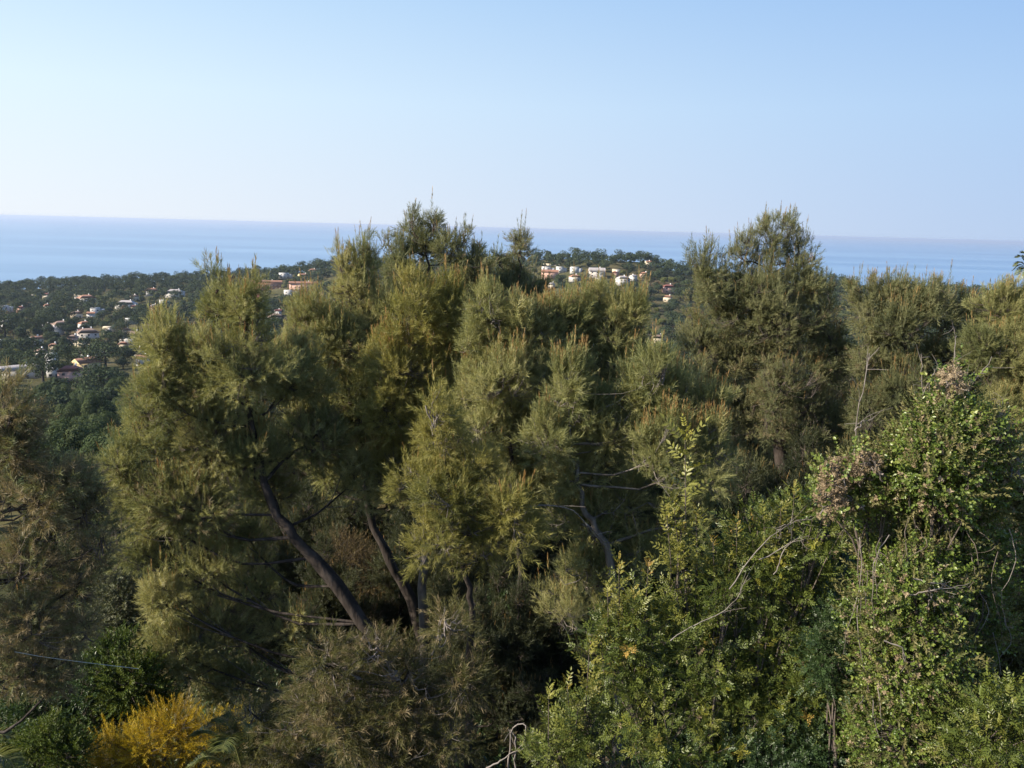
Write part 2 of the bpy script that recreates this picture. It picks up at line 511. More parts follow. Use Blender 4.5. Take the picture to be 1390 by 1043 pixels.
def pine(label, base, trunk, clumps, Y, mat, r_base=.16, candle=.16, dens=1.0, coarse=False, bark='bark', tmat='twig',
         seed=1, upw=.85, dry=.0, name="pine_tree", cones=0, group="pine trees on the slope below the terrace", shl=.30, leaders=True):
    """clumps: (x, y, rx, ry[, dY[, density]]) in photo pixels at depth Y; trunk: pixel path from the foot up"""
    g = np.random.default_rng(seed)
    k = Y / F
    tp = [at(p[0], p[1], Y + (p[2] if len(p) > 2 else 0)) for p in trunk]
    if base is None:
        b = tp[0].copy()
        b[2] = float(ground_z(b[0], b[1])) - .05
    else:
        b = at(base[0], base[1], Y)
        b[2] = float(ground_z(b[0], b[1])) - .05
    T = smooth_path([b] + tp, 26)
    T += np.vstack([np.zeros((1, 3)), g.normal(size=(25, 3)) * .028])
    root = thing(name, label, "pine tree", b, group)
    wood = MB()
    rr = r_base * (np.linspace(1, .10, 26) ** 1.15)
    rr[:2] *= [1.35, 1.1]
    rr[2:] *= g.uniform(.88, 1.14, 24)
    tubes(wood, T[None], rr[None], M[bark], 8)
    crown = MB()
    twigs = MB()
    allp = []
    for ci, cl in enumerate(clumps):
        x, y, rx, ry = cl[:4]
        dY = cl[4] if len(cl) > 4 else g.uniform(-.5, .5) * (rx + ry) * .5 * k * 1.6
        cd = cl[5] if len(cl) > 5 else 1.0
        cen = at(x, y, Y + dY)
        rad = np.array([rx * k, .9 * .5 * (rx + ry) * k, ry * k])
        # limb from the trunk into the clump
        below = np.nonzero(T[:, 2] < cen[2] - .25 * np.linalg.norm(T[:, :2] - cen[:2], axis=1))[0]
        ti = int(below[-1]) if len(below) else 3
        ti = min(max(ti, 2), 24)
        p0 = T[ti]
        mid = (p0 + cen) / 2 + np.array([0, 0, -.12 * np.linalg.norm(cen - p0)]) + g.normal(size=3) * .08
        LP = smooth_path([p0, mid, cen, cen + np.array([0, 0, rad[2] * .55])], 12)
        LP[1:] += np.cumsum(g.normal(size=(11, 3)) * .022, 0)
        lr = min(rr[ti] * .55, .014 + .02 * np.linalg.norm(rad)) * np.linspace(1, .18, 12) * g.uniform(.8, 1.2, 12)
        tubes(wood, LP[None], lr[None], M[bark], 5)
        ns = 9
        dr = nrm(g.normal(size=(ns, 3)) + np.array([0, 0, .25]))
        st = LP[g.integers(4, 11, ns)]
        en = cen + dr * rad * .8
        s = np.linspace(0, 1, 6)[None, :, None]
        SB = st[:, None] * (1 - s) + en[:, None] * s + np.array([0, 0, -.10]) * np.sin(s * math.pi) + g.normal(size=(ns, 6, 3)) * .025 * s
        tubes(wood, SB, np.broadcast_to(np.linspace(.013, .005, 6), (ns, 6)), M[tmat], 4)
        skel = np.concatenate([SB.reshape(-1, 3), LP[5:]])
        # shoots
        area = 4 * math.pi * ((rad[0] * rad[2]) ** .5 * rad[1])
        n = int(area * 270 * dens * cd * (.62 if coarse else 1))
        nt_ = max(4, n // 11)
        td = nrm(g.normal(size=(nt_, 3)) + np.array([0, 0, .12]))
        tr = (1 - .62 * g.random(nt_) ** 1.5) * (.80 + 1.0 * lumps(td, seed * 97 + ci))
        tpos = cen + td * rad * tr[:, None]
        tax = nrm(.8 * td + np.array([0, 0, .45]) + g.normal(size=(nt_, 3)) * .3)
        kt = g.integers(0, nt_, n)
        d, r = td[kt], tr[kt]
        spread = nrm(g.normal(size=(n, 3)) + .5 * tax[kt])
        pos = tpos[kt] + spread * g.uniform(.02, .11, (n, 1)) * (shl / .30)
        ax = nrm(.55 * d + .65 * spread + np.array([0, 0, upw]) + g.normal(size=(n, 3)) * .25)
        sc = .66 * shl * g.uniform(.7, 1.25, n) * g.uniform(.6, 1.4, nt_)[kt] * g.uniform(.85, 1.15)
        tint = np.clip(.5 + (g.normal(size=nt_) * .14)[kt] + g.normal(size=n) * .12 + g.normal() * .13, 0, 1)
        top = (d[:, 2] > .35) & (r > .6) & (g.random(n) < candle * 1.7 * g.choice([.3, .7, 1.4, 2.6]) * (g.random(nt_)[kt] < .6))
        isdry = g.random(n) < dry * (1 if dry > .2 else g.choice([0, .3, 1, 2.6]))
        T_ = COARSE if coarse else FINE
        a = ~isdry
        scatter(crown, T_, pos[a], ax[a], sc[a], mat, tint[a], g)
        scatter(crown, T_, pos[isdry], ax[isdry], sc[isdry], M['needle_dry'], tint[isdry], g)
        # upright pale leaders with a tan tip
        if leaders:
            w = np.nonzero(top)[0]
            axl = nrm(np.array([0, 0, 1.0]) + g.normal(size=(len(w), 3)) * .10 + .12 * d[w])
            ll = g.uniform(.16, .34, len(w)) * (shl / .30)
            scatter(crown, T_, pos[w], axl, ll, mat, tint[w], g)
            m_ = int(area * 9 * (.2 + candle * 4) * g.choice([.3, .8, 1.3, 2.0]))
            dq = nrm(g.normal(size=(m_, 3)) * [1, 1, .5] + [0, 0, .75])
            pq = cen + dq * rad * (.78 + .75 * lumps(dq, seed * 97 + ci))[:, None] * g.uniform(.8, 1, (m_, 1))
            aq = nrm(np.array([0, 0, 1.0]) + g.normal(size=(m_, 3)) * .09 + .1 * dq)
            lq = g.uniform(.22, .50, m_)
            scatter(crown, LEAD, pq, aq, lq, mat, np.clip(.6 + g.normal(size=m_) * .15, 0, 1), g)
            hq = g.random(m_) < min(.85, candle * 4)
            scatter(crown, TIPS, (pq + aq * lq[:, None] * .8)[hq], aq[hq], (lq * g.uniform(.3, .55, m_))[hq], M['candle'], g.random(int(hq.sum())), g)
            scatter(crown, TIPS, pos[w] + axl * ll[:, None] * .78, axl, ll * g.uniform(.45, .8, len(w)), M['candle'], g.random(len(w)), g)
        # twigs that carry the shoots
        ww = np.nonzero(g.random(n) < .3)[0]
        if len(ww):
            dist = ((pos[ww][:, None] - skel[None]) ** 2).sum(-1)
            near = skel[dist.argmin(1)]
            e = pos[ww] + ax[ww] * sc[ww][:, None] * .6
            s = np.linspace(0, 1, 3)[None, :, None]
            P = near[:, None] * (1 - s) + e[:, None] * s + np.array([0, 0, -.04]) * np.sin(s * math.pi)
            tubes(twigs, P, np.broadcast_to(np.array([.0055, .004, .002]), (len(ww), 3)), M[tmat], 3)
        allp.append(pos)
    wood.obj("trunk", root, True)
    twigs.obj("twigs", root)
    crown.obj("crown", root)
    if cones:
        P = np.concatenate(allp)
        P = P[g.choice(len(P), cones, False)]
        me = None
        for p in P:
            if me is None:
                cm = MB()
                zz = np.array([-.045, -.03, 0, .02, .038, .045])
                rz = np.array([.004, .022, .026, .02, .009, .002])
                tubes(cm, np.stack([0 * zz, 0 * zz, zz], -1)[None], rz[None], M['cone'], 8)
                me = cm.mesh("pine_cone", True)
            o = bpy.data.objects.new("pine_cone", me)
            COL.objects.link(o)
            o.parent = root
            o.location = Vector(p - b)
            o.rotation_euler = (g.uniform(1.8, 4), g.uniform(-1, 1), 0)
    return root


def dup(root, loc, rz, sc, label=None, group=None):
    r = root.copy()
    COL.objects.link(r)
    r.location = loc
    r.rotation_euler = (0, 0, rz)
    r.scale = (sc, sc, sc)
    if label:
        r["label"] = label
    if group:
        r["group"] = group
    for ch in list(root.children):
        cc = ch.copy()
        COL.objects.link(cc)
        cc.parent = r
    return r


N1, N2, N3 = M['needle'], M['needle_dark'], M['needle_yellow']

pine("large leaning pine with thick dark slanting trunk and many peaks at the left", (600, 1000),
     [(530, 900), (470, 812), (420, 755), (385, 708), (355, 640, .2), (340, 560), (330, 470), (330, 400)],
     [(300, 420, 26, 44), (336, 425, 24, 52), (226, 480, 28, 50), (262, 510, 56, 52), (325, 505, 62, 62), (395, 520, 50, 62, .8),
      (290, 590, 70, 58), (205, 590, 46, 55), (178, 690, 36, 46), (250, 680, 72, 55), (335, 620, 66, 55, .3), (425, 600, 50, 62, .9),
      (480, 650, 40, 50, 1.2), (190, 755, 34, 32), (222, 815, 36, 36), (245, 885, 56, 52), (300, 850, 56, 52, .3), (285, 770, 56, 36, .2, .8),
      (350, 800, 44, 50, .6, .6), (395, 850, 46, 46, .5, .5), (330, 725, 50, 34, .9, .6), (215, 540, 35, 40), (370, 660, 40, 35, 1.2),
      (320, 930, 55, 40, .2, .7), (165, 640, 26, 40)],
     14.0, N1, r_base=.175, candle=.11, seed=3, cones=30, dry=.07, upw=.6)
pine("pine with a dark slim slanting trunk just behind the large leaning pine", (610, 930),
     [(555, 810), (522, 745), (503, 695), (492, 600), (486, 500), (485, 410)],
     [(425, 440, 40, 46), (480, 395, 36, 52), (460, 470, 52, 50), (415, 520, 40, 46), (505, 530, 42, 52), (520, 440, 34, 52),
      (500, 615, 42, 42), (450, 560, 46, 46), (492, 355, 12, 24), (530, 600, 34, 44), (440, 640, 40, 36, .4, .7), (455, 600, 46, 50, .3), (400, 480, 30, 46, .3), (540, 660, 40, 40, .5), (480, 660, 36, 30, .8, .6)],
     17.0, N1, r_base=.15, candle=.13, seed=5, cones=14, dry=.05)
pine("tall dark pine whose open top rises highest above the horizon in the centre", None,
     [(610, 640), (598, 520), (588, 420), (578, 330)],
     [(575, 335, 30, 36), (540, 362, 22, 34), (608, 345, 26, 34), (640, 372, 28, 42), (562, 395, 46, 40), (618, 415, 46, 44),
      (655, 405, 18, 36), (530, 425, 36, 42), (590, 305, 8, 20), (560, 305, 7, 18), (630, 325, 11, 22), (524, 330, 9, 16, 0, .5),
      (580, 460, 60, 46), (640, 460, 40, 40), (610, 520, 60, 50)],
     20.0, N2, r_base=.2, candle=.10, seed=7, cones=16, coarse=True, dry=.03)
pine("slender pine with a narrow pointed top beside the tallest one", None,
     [(705, 620), (704, 480), (704, 400), (706, 330)],
     [(706, 338, 13, 28), (698, 378, 26, 32), (722, 402, 22, 30), (680, 402, 20, 32), (676, 358, 7, 18, 0, .5), (704, 440, 34, 34), (700, 500, 40, 44)],
     21.0, N2, r_base=.13, candle=.10, seed=9, coarse=True, dry=.12)
pine("yellow-green pine with a bare pale stem standing out among darker pines", None,
     [(575, 700), (560, 600), (553, 520), (556, 430)],
     [(570, 430, 36, 42), (552, 505, 42, 50), (602, 478, 40, 50), (524, 555, 34, 44), (590, 560, 46, 46), (560, 610, 44, 40, .3), (612, 420, 22, 36), (540, 640, 44, 44, .3), (610, 640, 44, 40, .6), (520, 500, 30, 44, .4)],
     15.0, N3, r_base=.11, candle=.22, bark='bark_pale', seed=11)
pine("pine with many tan shoot tips just right of the yellow-green one", None,
     [(705, 800), (695, 650), (690, 530), (690, 450)],
     [(660, 462, 36, 36), (705, 450, 32, 38), (682, 515, 50, 48), (642, 535, 36, 40), (722, 525, 36, 46), (660, 585, 42, 40), (715, 590, 40, 46),
      (690, 640, 44, 40, .3), (740, 640, 40, 46, .4), (665, 420, 24, 34), (735, 460, 30, 44), (700, 700, 50, 40, .5, .7), (755, 700, 40, 40, .6, .7)],
     14.0, N1, r_base=.075, candle=.26, seed=13, tmat='twig_grey')
pine("dense pine topped with upright tan shoots below the villa hill", None,
     [(800, 760), (805, 620), (810, 520), (820, 440)],
     [(760, 440, 30, 36), (830, 440, 36, 46), (790, 492, 46, 48), (852, 500, 42, 46), (762, 545, 42, 46), (815, 560, 46, 44), (858, 432, 22, 36),
      (795, 430, 22, 34), (860, 600, 50, 50, .3), (800, 620, 46, 46, .4), (890, 540, 34, 46, .3), (745, 490, 34, 44)],
     14.6, N1, r_base=.10, candle=.28, seed=15, cones=12)
pine("bright young pine catching the sun at the front of the centre clump", None,
     [(640, 860), (628, 760), (615, 680), (600, 600)],
     [(595, 598, 38, 44), (575, 655, 34, 42), (618, 682, 46, 42), (655, 640, 36, 46), (690, 700, 36, 42), (652, 738, 38, 34), (598, 730, 42, 34),
      (592, 560, 15, 22), (705, 735, 28, 26, .2, .7)],
     11.0, N3, r_base=.07, candle=.10, seed=17, tmat='twig_grey', upw=.55)
pine("wide pine with forked pale stems showing through thin foliage in the centre", (850, 900),
     [(830, 780), (795, 690), (776, 610), (768, 520)],
     [(872, 535, 44, 46), (920, 560, 40, 46), (828, 590, 44, 46), (900, 620, 50, 46), (962, 622, 28, 52), (780, 640, 42, 42, .3, .8), (742, 600, 28, 40),
      (850, 680, 46, 42, .3, .8), (800, 715, 44, 38, .3, .6), (930, 690, 42, 40, .4, .8), (890, 505, 18, 30), (770, 530, 30, 40), (800, 560, 36, 40), (790, 780, 44, 34, .2, .7), (880, 760, 46, 38, .2, .7), (770, 830, 44, 34, .3, .7), (965, 560, 14, 20), (760, 690, 30, 36, .2, .6)],
     12.0, N1, r_base=.085, candle=.18, bark='bark_pale', tmat='twig_grey', seed=19, cones=16)
pine("big broad pine with a ragged top standing above the sea on the right", None,
     [(1075, 800), (1060, 640), (1050, 500), (1045, 400), (1050, 330)],
     [(1050, 328, 28, 32), (1012, 352, 30, 36), (958, 375, 26, 38), (1080, 345, 18, 30), (1040, 392, 52, 44), (985, 420, 44, 44), (950, 470, 38, 36),
      (1000, 490, 54, 48), (1062, 470, 54, 54), (1108, 430, 32, 46), (1128, 490, 32, 54), (1080, 560, 54, 54), (1010, 565, 50, 46), (948, 520, 34, 34),
      (1000, 640, 42, 36, 0, .6), (1062, 645, 54, 46, .5, .7), (1128, 585, 36, 54), (1104, 352, 9, 11, 0, .8), (1045, 430, 44, 44, -.9), (1060, 530, 50, 50, -1.0), (1000, 420, 30, 40, -.4), (1090, 390, 26, 36, -.3)],
     22.0, N2, r_base=.3, candle=.09, seed=21, cones=16, coarse=True, dry=.06)
pine("level-topped pine with tan tips behind the ivy-covered tree", None,
     [(1240, 800), (1235, 620), (1230, 500), (1225, 410)],
     [(1220, 402, 36, 32), (1180, 420, 28, 34), (1262, 412, 36, 32), (1300, 432, 28, 34), (1200, 482, 46, 46), (1272, 490, 50, 46), (1178, 560, 42, 48),
      (1250, 580, 54, 54), (1312, 520, 34, 54), (1225, 445, 44, 34, -.4), (1228, 530, 44, 40, -.4), (1240, 650, 60, 46), (1180, 640, 40, 40), (1335, 455, 30, 34), (1340, 540, 36, 50)],
     20.0, N2, r_base=.18, candle=.16, seed=23, coarse=True, dry=.04)
pine("pine cut off by the right edge beneath the distant palm", None,
     [(1400, 780), (1398, 600), (1395, 480), (1392, 420)],
     [(1358, 422, 28, 28), (1392, 432, 36, 38), (1370, 490, 38, 46), (1398, 560, 38, 50), (1352, 560, 30, 46), (1425, 480, 40, 60), (1380, 620, 40, 40), (1332, 470, 26, 40), (1340, 640, 40, 40)],
     18.0, N1, r_base=.14, candle=.2, seed=25)
pine("brownish thin pine full of cones cut off by the left edge", (-60, 1000),
     [(-60, 900), (-55, 760), (-40, 640), (-15, 560)],
     [(12, 560, 24, 36), (20, 615, 36, 40, 0, .8), (90, 655, 38, 26, .2, .6), (45, 680, 44, 40, 0, .6), (110, 700, 40, 34, .3, .45), (40, 765, 50, 40, 0, .5),
      (105, 790, 42, 38, .2, .6), (45, 845, 54, 40, 0, .6), (105, 860, 40, 34, .3, .5), (25, 915, 54, 36, 0, .6), (-50, 640, 50, 70), (-60, 800, 60, 70),
      (75, 920, 44, 34, .2, .6), (130, 740, 26, 26, .2, .5)],
     9.5, N2, r_base=.16, candle=.0, seed=27, cones=34, upw=.35, dry=.6, leaders=False, dens=1.3)
pine("low straggly pine with drooping dusty branches in front of the leaning trunk", (560, 1150),
     [(555, 1060), (550, 1000), (548, 950), (555, 900)],
     [(480, 940, 46, 36, 0, .5), (555, 915, 50, 36, 0, .5), (630, 930, 44, 34, 0, .5), (540, 965, 60, 42, 0, .6), (615, 1000, 52, 40, 0, .6),
      (468, 990, 50, 42, -.2, .6), (610, 850, 36, 30, .3, .4), (400, 1000, 48, 40, 0, .6), (430, 960, 40, 36, 0, .5), (505, 885, 42, 34, -.2, .6), (448, 900, 34, 30, -.2, .5), (345, 975, 44, 36, .4, .6), (330, 1030, 44, 34, .2, .6), (545, 1040, 80, 40, -.2, .7), (380, 1050, 60, 36, -.2, .7)],
     10.0, M['needle_low'], r_base=.10, candle=.0, seed=29, dry=.26, upw=.2, tmat='twig_grey', leaders=False, dens=1.25)
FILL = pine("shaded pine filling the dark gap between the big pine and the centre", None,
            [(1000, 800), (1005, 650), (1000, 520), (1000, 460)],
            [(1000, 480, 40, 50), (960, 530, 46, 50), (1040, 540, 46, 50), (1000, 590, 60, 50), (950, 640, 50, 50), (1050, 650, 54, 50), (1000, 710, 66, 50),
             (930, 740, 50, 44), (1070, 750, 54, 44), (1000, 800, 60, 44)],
            27.0, M['needle_shade'], r_base=.2, candle=.05, seed=31, coarse=True, dens=.9)
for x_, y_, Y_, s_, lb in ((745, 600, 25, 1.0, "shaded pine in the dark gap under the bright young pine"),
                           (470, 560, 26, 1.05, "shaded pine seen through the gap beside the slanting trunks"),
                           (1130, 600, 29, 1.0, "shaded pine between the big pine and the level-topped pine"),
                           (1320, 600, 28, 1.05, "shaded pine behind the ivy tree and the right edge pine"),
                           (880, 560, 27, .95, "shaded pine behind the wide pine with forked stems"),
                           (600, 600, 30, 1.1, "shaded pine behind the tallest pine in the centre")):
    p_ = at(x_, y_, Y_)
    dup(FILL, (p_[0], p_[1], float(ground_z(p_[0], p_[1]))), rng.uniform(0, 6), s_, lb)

g = np.random.default_rng(5)
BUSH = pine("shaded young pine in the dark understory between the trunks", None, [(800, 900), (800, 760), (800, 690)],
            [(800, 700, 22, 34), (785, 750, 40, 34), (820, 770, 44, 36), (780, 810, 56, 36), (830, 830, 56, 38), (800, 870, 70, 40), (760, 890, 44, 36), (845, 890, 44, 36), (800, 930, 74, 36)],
            16.5, M['needle_shade'], r_base=.08, candle=.05, seed=35, coarse=True, group="shaded young pines in the understory")
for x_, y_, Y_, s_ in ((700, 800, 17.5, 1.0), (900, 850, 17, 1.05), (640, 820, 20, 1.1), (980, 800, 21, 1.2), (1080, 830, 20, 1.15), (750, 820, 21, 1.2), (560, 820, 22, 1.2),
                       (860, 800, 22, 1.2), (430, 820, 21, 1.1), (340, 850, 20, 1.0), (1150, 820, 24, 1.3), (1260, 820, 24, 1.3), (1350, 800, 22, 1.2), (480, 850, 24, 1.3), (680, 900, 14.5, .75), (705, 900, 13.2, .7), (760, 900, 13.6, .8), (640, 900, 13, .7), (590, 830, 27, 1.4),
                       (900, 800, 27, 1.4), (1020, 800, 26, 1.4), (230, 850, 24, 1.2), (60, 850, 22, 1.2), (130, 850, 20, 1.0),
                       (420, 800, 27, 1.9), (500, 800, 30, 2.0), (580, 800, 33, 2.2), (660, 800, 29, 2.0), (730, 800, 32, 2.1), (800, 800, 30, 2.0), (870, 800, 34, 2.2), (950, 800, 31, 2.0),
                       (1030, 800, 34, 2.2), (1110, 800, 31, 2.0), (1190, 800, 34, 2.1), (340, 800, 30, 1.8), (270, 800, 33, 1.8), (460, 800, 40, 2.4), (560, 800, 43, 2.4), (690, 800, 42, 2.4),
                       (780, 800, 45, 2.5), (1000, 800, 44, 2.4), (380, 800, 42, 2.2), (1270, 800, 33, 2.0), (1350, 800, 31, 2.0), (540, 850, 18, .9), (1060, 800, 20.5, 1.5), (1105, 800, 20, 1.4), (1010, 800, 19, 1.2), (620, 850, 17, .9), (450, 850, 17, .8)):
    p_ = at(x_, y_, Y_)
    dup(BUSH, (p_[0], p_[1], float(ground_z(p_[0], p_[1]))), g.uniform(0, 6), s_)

# ------------------------------------------------------------------ broad-leaved shrubs
def leaf_quad(b, d, l, w, nrmv, fold=.25):
    """folded pointed leaf: returns 6 verts"""
    s = nrm(np.cross(d, nrmv)) * w * .5
    up_ = nrm(np.cross(s, d))
    return [b, b + d * l * .45 + s + up_ * w * fold, b + d * l, b + d * l * .45 - s + up_ * w * fold]


def leafy_shoot(seed, n=14, ll=.16, lw=.075, a0=50, pinnate=0, arch=.0):
    """unit-length stem with leaves (or pinnate leaves of several leaflets)"""
    g = np.random.default_rng(seed)
    V, Fc = [], []

    def put(q):
        k = len(V)
        V.extend(q)
        Fc.extend([[k, k + 1, k + 2], [k, k + 2, k + 3]])
    for i_ in range(n):
        t = .1 + .9 * (i_ + g.random()) / n
        ph = i_ * 2.4 + g.uniform(-.4, .4)
        a = math.radians(a0 * g.uniform(.7, 1.2) * (1.15 - .6 * t))
        d = np.array([math.sin(a) * math.cos(ph), math.sin(a) * math.sin(ph), math.cos(a)])
        b = np.array([0, 0, t])
        side = nrm(np.cross(d, [0, 0, 1.0]))
        nv = nrm(np.cross(side, d) + g.normal(size=3) * .3)
        if pinnate:
            L_ = ll * g.uniform(.8, 1.2)
            sd_ = nrm(np.cross(d, nv))
            for j_ in range(pinnate):
                tt = .25 + .7 * j_ / pinnate
                for s_ in (-1, 1):
                    dd_ = nrm(d * .75 + sd_ * s_ + g.normal(size=3) * .15)
                    put(leaf_quad(b + d * L_ * tt, dd_, lw * 2.4 * g.uniform(.8, 1.15), lw, nv))
            put(leaf_quad(b + d * L_ * .95, d, lw * 2.4, lw, nv))
        else:
            put(leaf_quad(b, d, ll * g.uniform(.7, 1.2), lw * g.uniform(.8, 1.2), nrm(nv + g.normal(size=3) * .3)))
    return np.array(V), np.array(Fc)


PINN = [leafy_shoot(60 + k, n=8, ll=.36, lw=.046, a0=62, pinnate=4) for k in range(5)]
WHIP = [leafy_shoot(160 + k, n=15, ll=.24, lw=.030, a0=75, pinnate=4) for k in range(5)]
IVYT = [leafy_shoot(80 + k, n=13, ll=.17, lw=.13, a0=75) for k in range(5)]
SMALL = [leafy_shoot(100 + k, n=18, ll=.20, lw=.075, a0=55) for k in range(5)]
FEATHER = [leafy_shoot(120 + k, n=30, ll=.16, lw=.022, a0=50) for k in range(5)]
HEAD = [leafy_shoot(140 + k, n=14, ll=.75, lw=.28, a0=95) for k in range(4)]


def shrub(name, label, cat, foot, clumps, Y, mat, temps, sl=.28, dens=60, extra=(), seed=1, upw=.5, group=None, shell=1.6, hang=None, wood='twig', whips=(), hangers=(), lump=.6, nst=7, tw=.25, aloft=False):
    """extra: (material, templates, scale, fraction, outward) laid over the same clumps"""
    g = np.random.default_rng(seed)
    k = Y / F
    b = at(foot[0], foot[1], Y)
    if not aloft:
        b[2] = float(ground_z(b[0], b[1])) - .05
    root = thing(name, label, cat, b, group)
    crown, stems = MB(), MB()
    for ci, cl in enumerate(clumps):
        x, y, rx, ry = cl[:4]
        dY = cl[4] if len(cl) > 4 else g.uniform(-.5, .5) * (rx + ry) * .5 * k
        cd = cl[5] if len(cl) > 5 else 1.0
        cen = at(x, y, Y + dY)
        rad = np.array([rx * k, .45 * (rx + ry) * k, ry * k])
        mid = b * .45 + cen * .55 + g.normal(size=3) * .15
        P = smooth_path([b + g.normal(size=3) * [.12, .12, 0], mid, cen], 10)
        if not aloft:
            tubes(stems, P[None], np.linspace(.03, .010, 10)[None], M[wood], 5)
        dr = nrm(g.normal(size=(nst, 3)) + np.array([0, 0, .4]))
        st = P[g.integers(6, 10, nst)]
        s = np.linspace(0, 1, 5)[None, :, None]
        SB = st[:, None] * (1 - s) + (cen + dr * rad * .85)[:, None] * s + g.normal(size=(nst, 5, 3)) * .02
        tubes(stems, SB, np.broadcast_to(np.linspace(.009, .004, 5), (nst, 5)), M[wood], 4)
        skel = SB.reshape(-1, 3)
        area = 4 * math.pi * ((rad[0] * rad[2]) ** .5 * rad[1])
        n = max(12, int(area * dens * 2.3 * cd))
        d = nrm(g.normal(size=(n, 3)) + np.array([0, 0, .15]))
        lp = lumps(d, seed * 31 + ci)
        r = (1 - .6 * g.random(n) ** shell) * (.86 + lump * lp)
        pos = cen + d * rad * r[:, None]
        upv = np.array([0, 0, upw if hang is None else hang])
        ax = nrm(.7 * d + upv + g.normal(size=(n, 3)) * .4)
        sc = sl * g.uniform(.65, 1.25, n)
        tint = np.clip(.45 + g.normal(size=n) * .18 + g.normal() * .1, 0, 1)
        scatter(crown, temps, pos, ax, sc, mat, tint, g)
        for (m2, t2, s2, fr, outw) in extra:
            w = np.nonzero((g.random(n) < fr) & (r > .6))[0]
            scatter(crown, t2, pos[w] + d[w] * outw, nrm(d[w] + np.array([0, 0, .6])), s2 * g.uniform(.7, 1.3, len(w)), m2, g.random(len(w)), g)
        ww = np.nonzero(g.random(n) < tw)[0]
        if len(ww):
            near = skel[((pos[ww][:, None] - skel[None]) ** 2).sum(-1).argmin(1)]
            e = pos[ww] + ax[ww] * sc[ww][:, None] * .8
            s = np.linspace(0, 1, 3)[None, :, None]
            tubes(stems, near[:, None] * (1 - s) + e[:, None] * s, np.broadcast_to(np.array([.004, .003, .0015]), (len(ww), 3)), M[wood], 3)
    for (x, y0, y1) in whips:
        p0, p1 = at(x + g.uniform(-8, 8), y0, Y), at(x, y1, Y - .1)
        ln = np.linalg.norm(p1 - p0)
        tubes(stems, smooth_path([p0 + np.array([0, .3, -.35]), p0, p1], 10)[None], np.linspace(.010, .003, 10)[None], M[wood], 4)
        place(crown, *WHIP[g.integers(0, 5)], p0[None], (p1 - p0)[None], ln, M['whip'], np.array([g.uniform(.4, .8)]), g)
        place(crown, *PINN[g.integers(0, 5)], (p0 + (p1 - p0) * .82)[None], (p1 - p0)[None], ln * .28, M['young'], g.random(1), g)
        for _ in range(2):
            q0 = p0 + (p1 - p0) * g.uniform(.1, .6)
            d_ = (p1 - p0) / ln + g.normal(size=3) * .45
            place(crown, *WHIP[g.integers(0, 5)], q0[None], d_[None], ln * g.uniform(.3, .45), M['whip'], np.array([g.uniform(.4, .8)]), g)
    if hangers:
        hg = MB()
        for (xa, xb, ya, yb) in hangers:
            x0, y0, ln = g.uniform(xa, xb), g.uniform(ya, yb), g.uniform(40, 170)
            fr = -g.uniform(.35, .6)
            P = smooth_path([at(x0, y0, Y + fr + .12), at(x0 + g.uniform(-14, 14), y0 + ln * .3, Y + fr), at(x0 + g.uniform(-20, 20), y0 + ln * .65, Y + fr), at(x0 + g.uniform(-26, 26), y0 + ln, Y + fr + .08)], 12)
            P[1:] += np.cumsum(g.normal(size=(11, 3)) * .008, 0)
            tubes(hg, P[None], np.linspace(.0035, .0015, 12)[None], M['twig_grey' if g.random() < .4 else 'twig'], 4)
        hg.obj("hanging_stems", root)
    stems.obj("stems", root, True)
    crown.obj("foliage", root)
    return root


def bare_twigs(name, label, cat, paths, Y, r=.008, m='twig_grey', seed=0, side=3, group=None, foot=None):
    """paths of photo pixels at depth Y: curved bare stems with a few side twigs"""
    g = np.random.default_rng(seed)
    mb_ = MB()
    P0 = at(*paths[0][0][:2], Y)
    for path in paths:
        pts = [at(p[0], p[1], Y + (p[2] if len(p) > 2 else g.uniform(-.05, .05))) for p in path]
        P = smooth_path(pts, 14)
        P[1:] += np.cumsum(g.normal(size=(13, 3)) * .007 * Y / 6, 0)
        tubes(mb_, P[None], np.linspace(r, r * .35, 14)[None] * g.uniform(.85, 1.2, 14), M[m], 5)
        for _ in range(side):
            i_ = g.integers(4, 13)
            t = nrm(P[i_] - P[i_ - 1])
            d_ = nrm(t + g.normal(size=3) * .6)
            l_ = g.uniform(.08, .25) * np.linalg.norm(P[-1] - P[0]) + .04
            e = np.array([P[i_], P[i_] + d_ * l_ * .5, P[i_] + d_ * l_ + g.normal(size=3) * .04])
            tubes(mb_, smooth_path(e, 6)[None], np.linspace(r * .45, r * .2, 6)[None], M[m], 4)
    o = mb_.obj(name)
    return tag(o, label, cat, group)


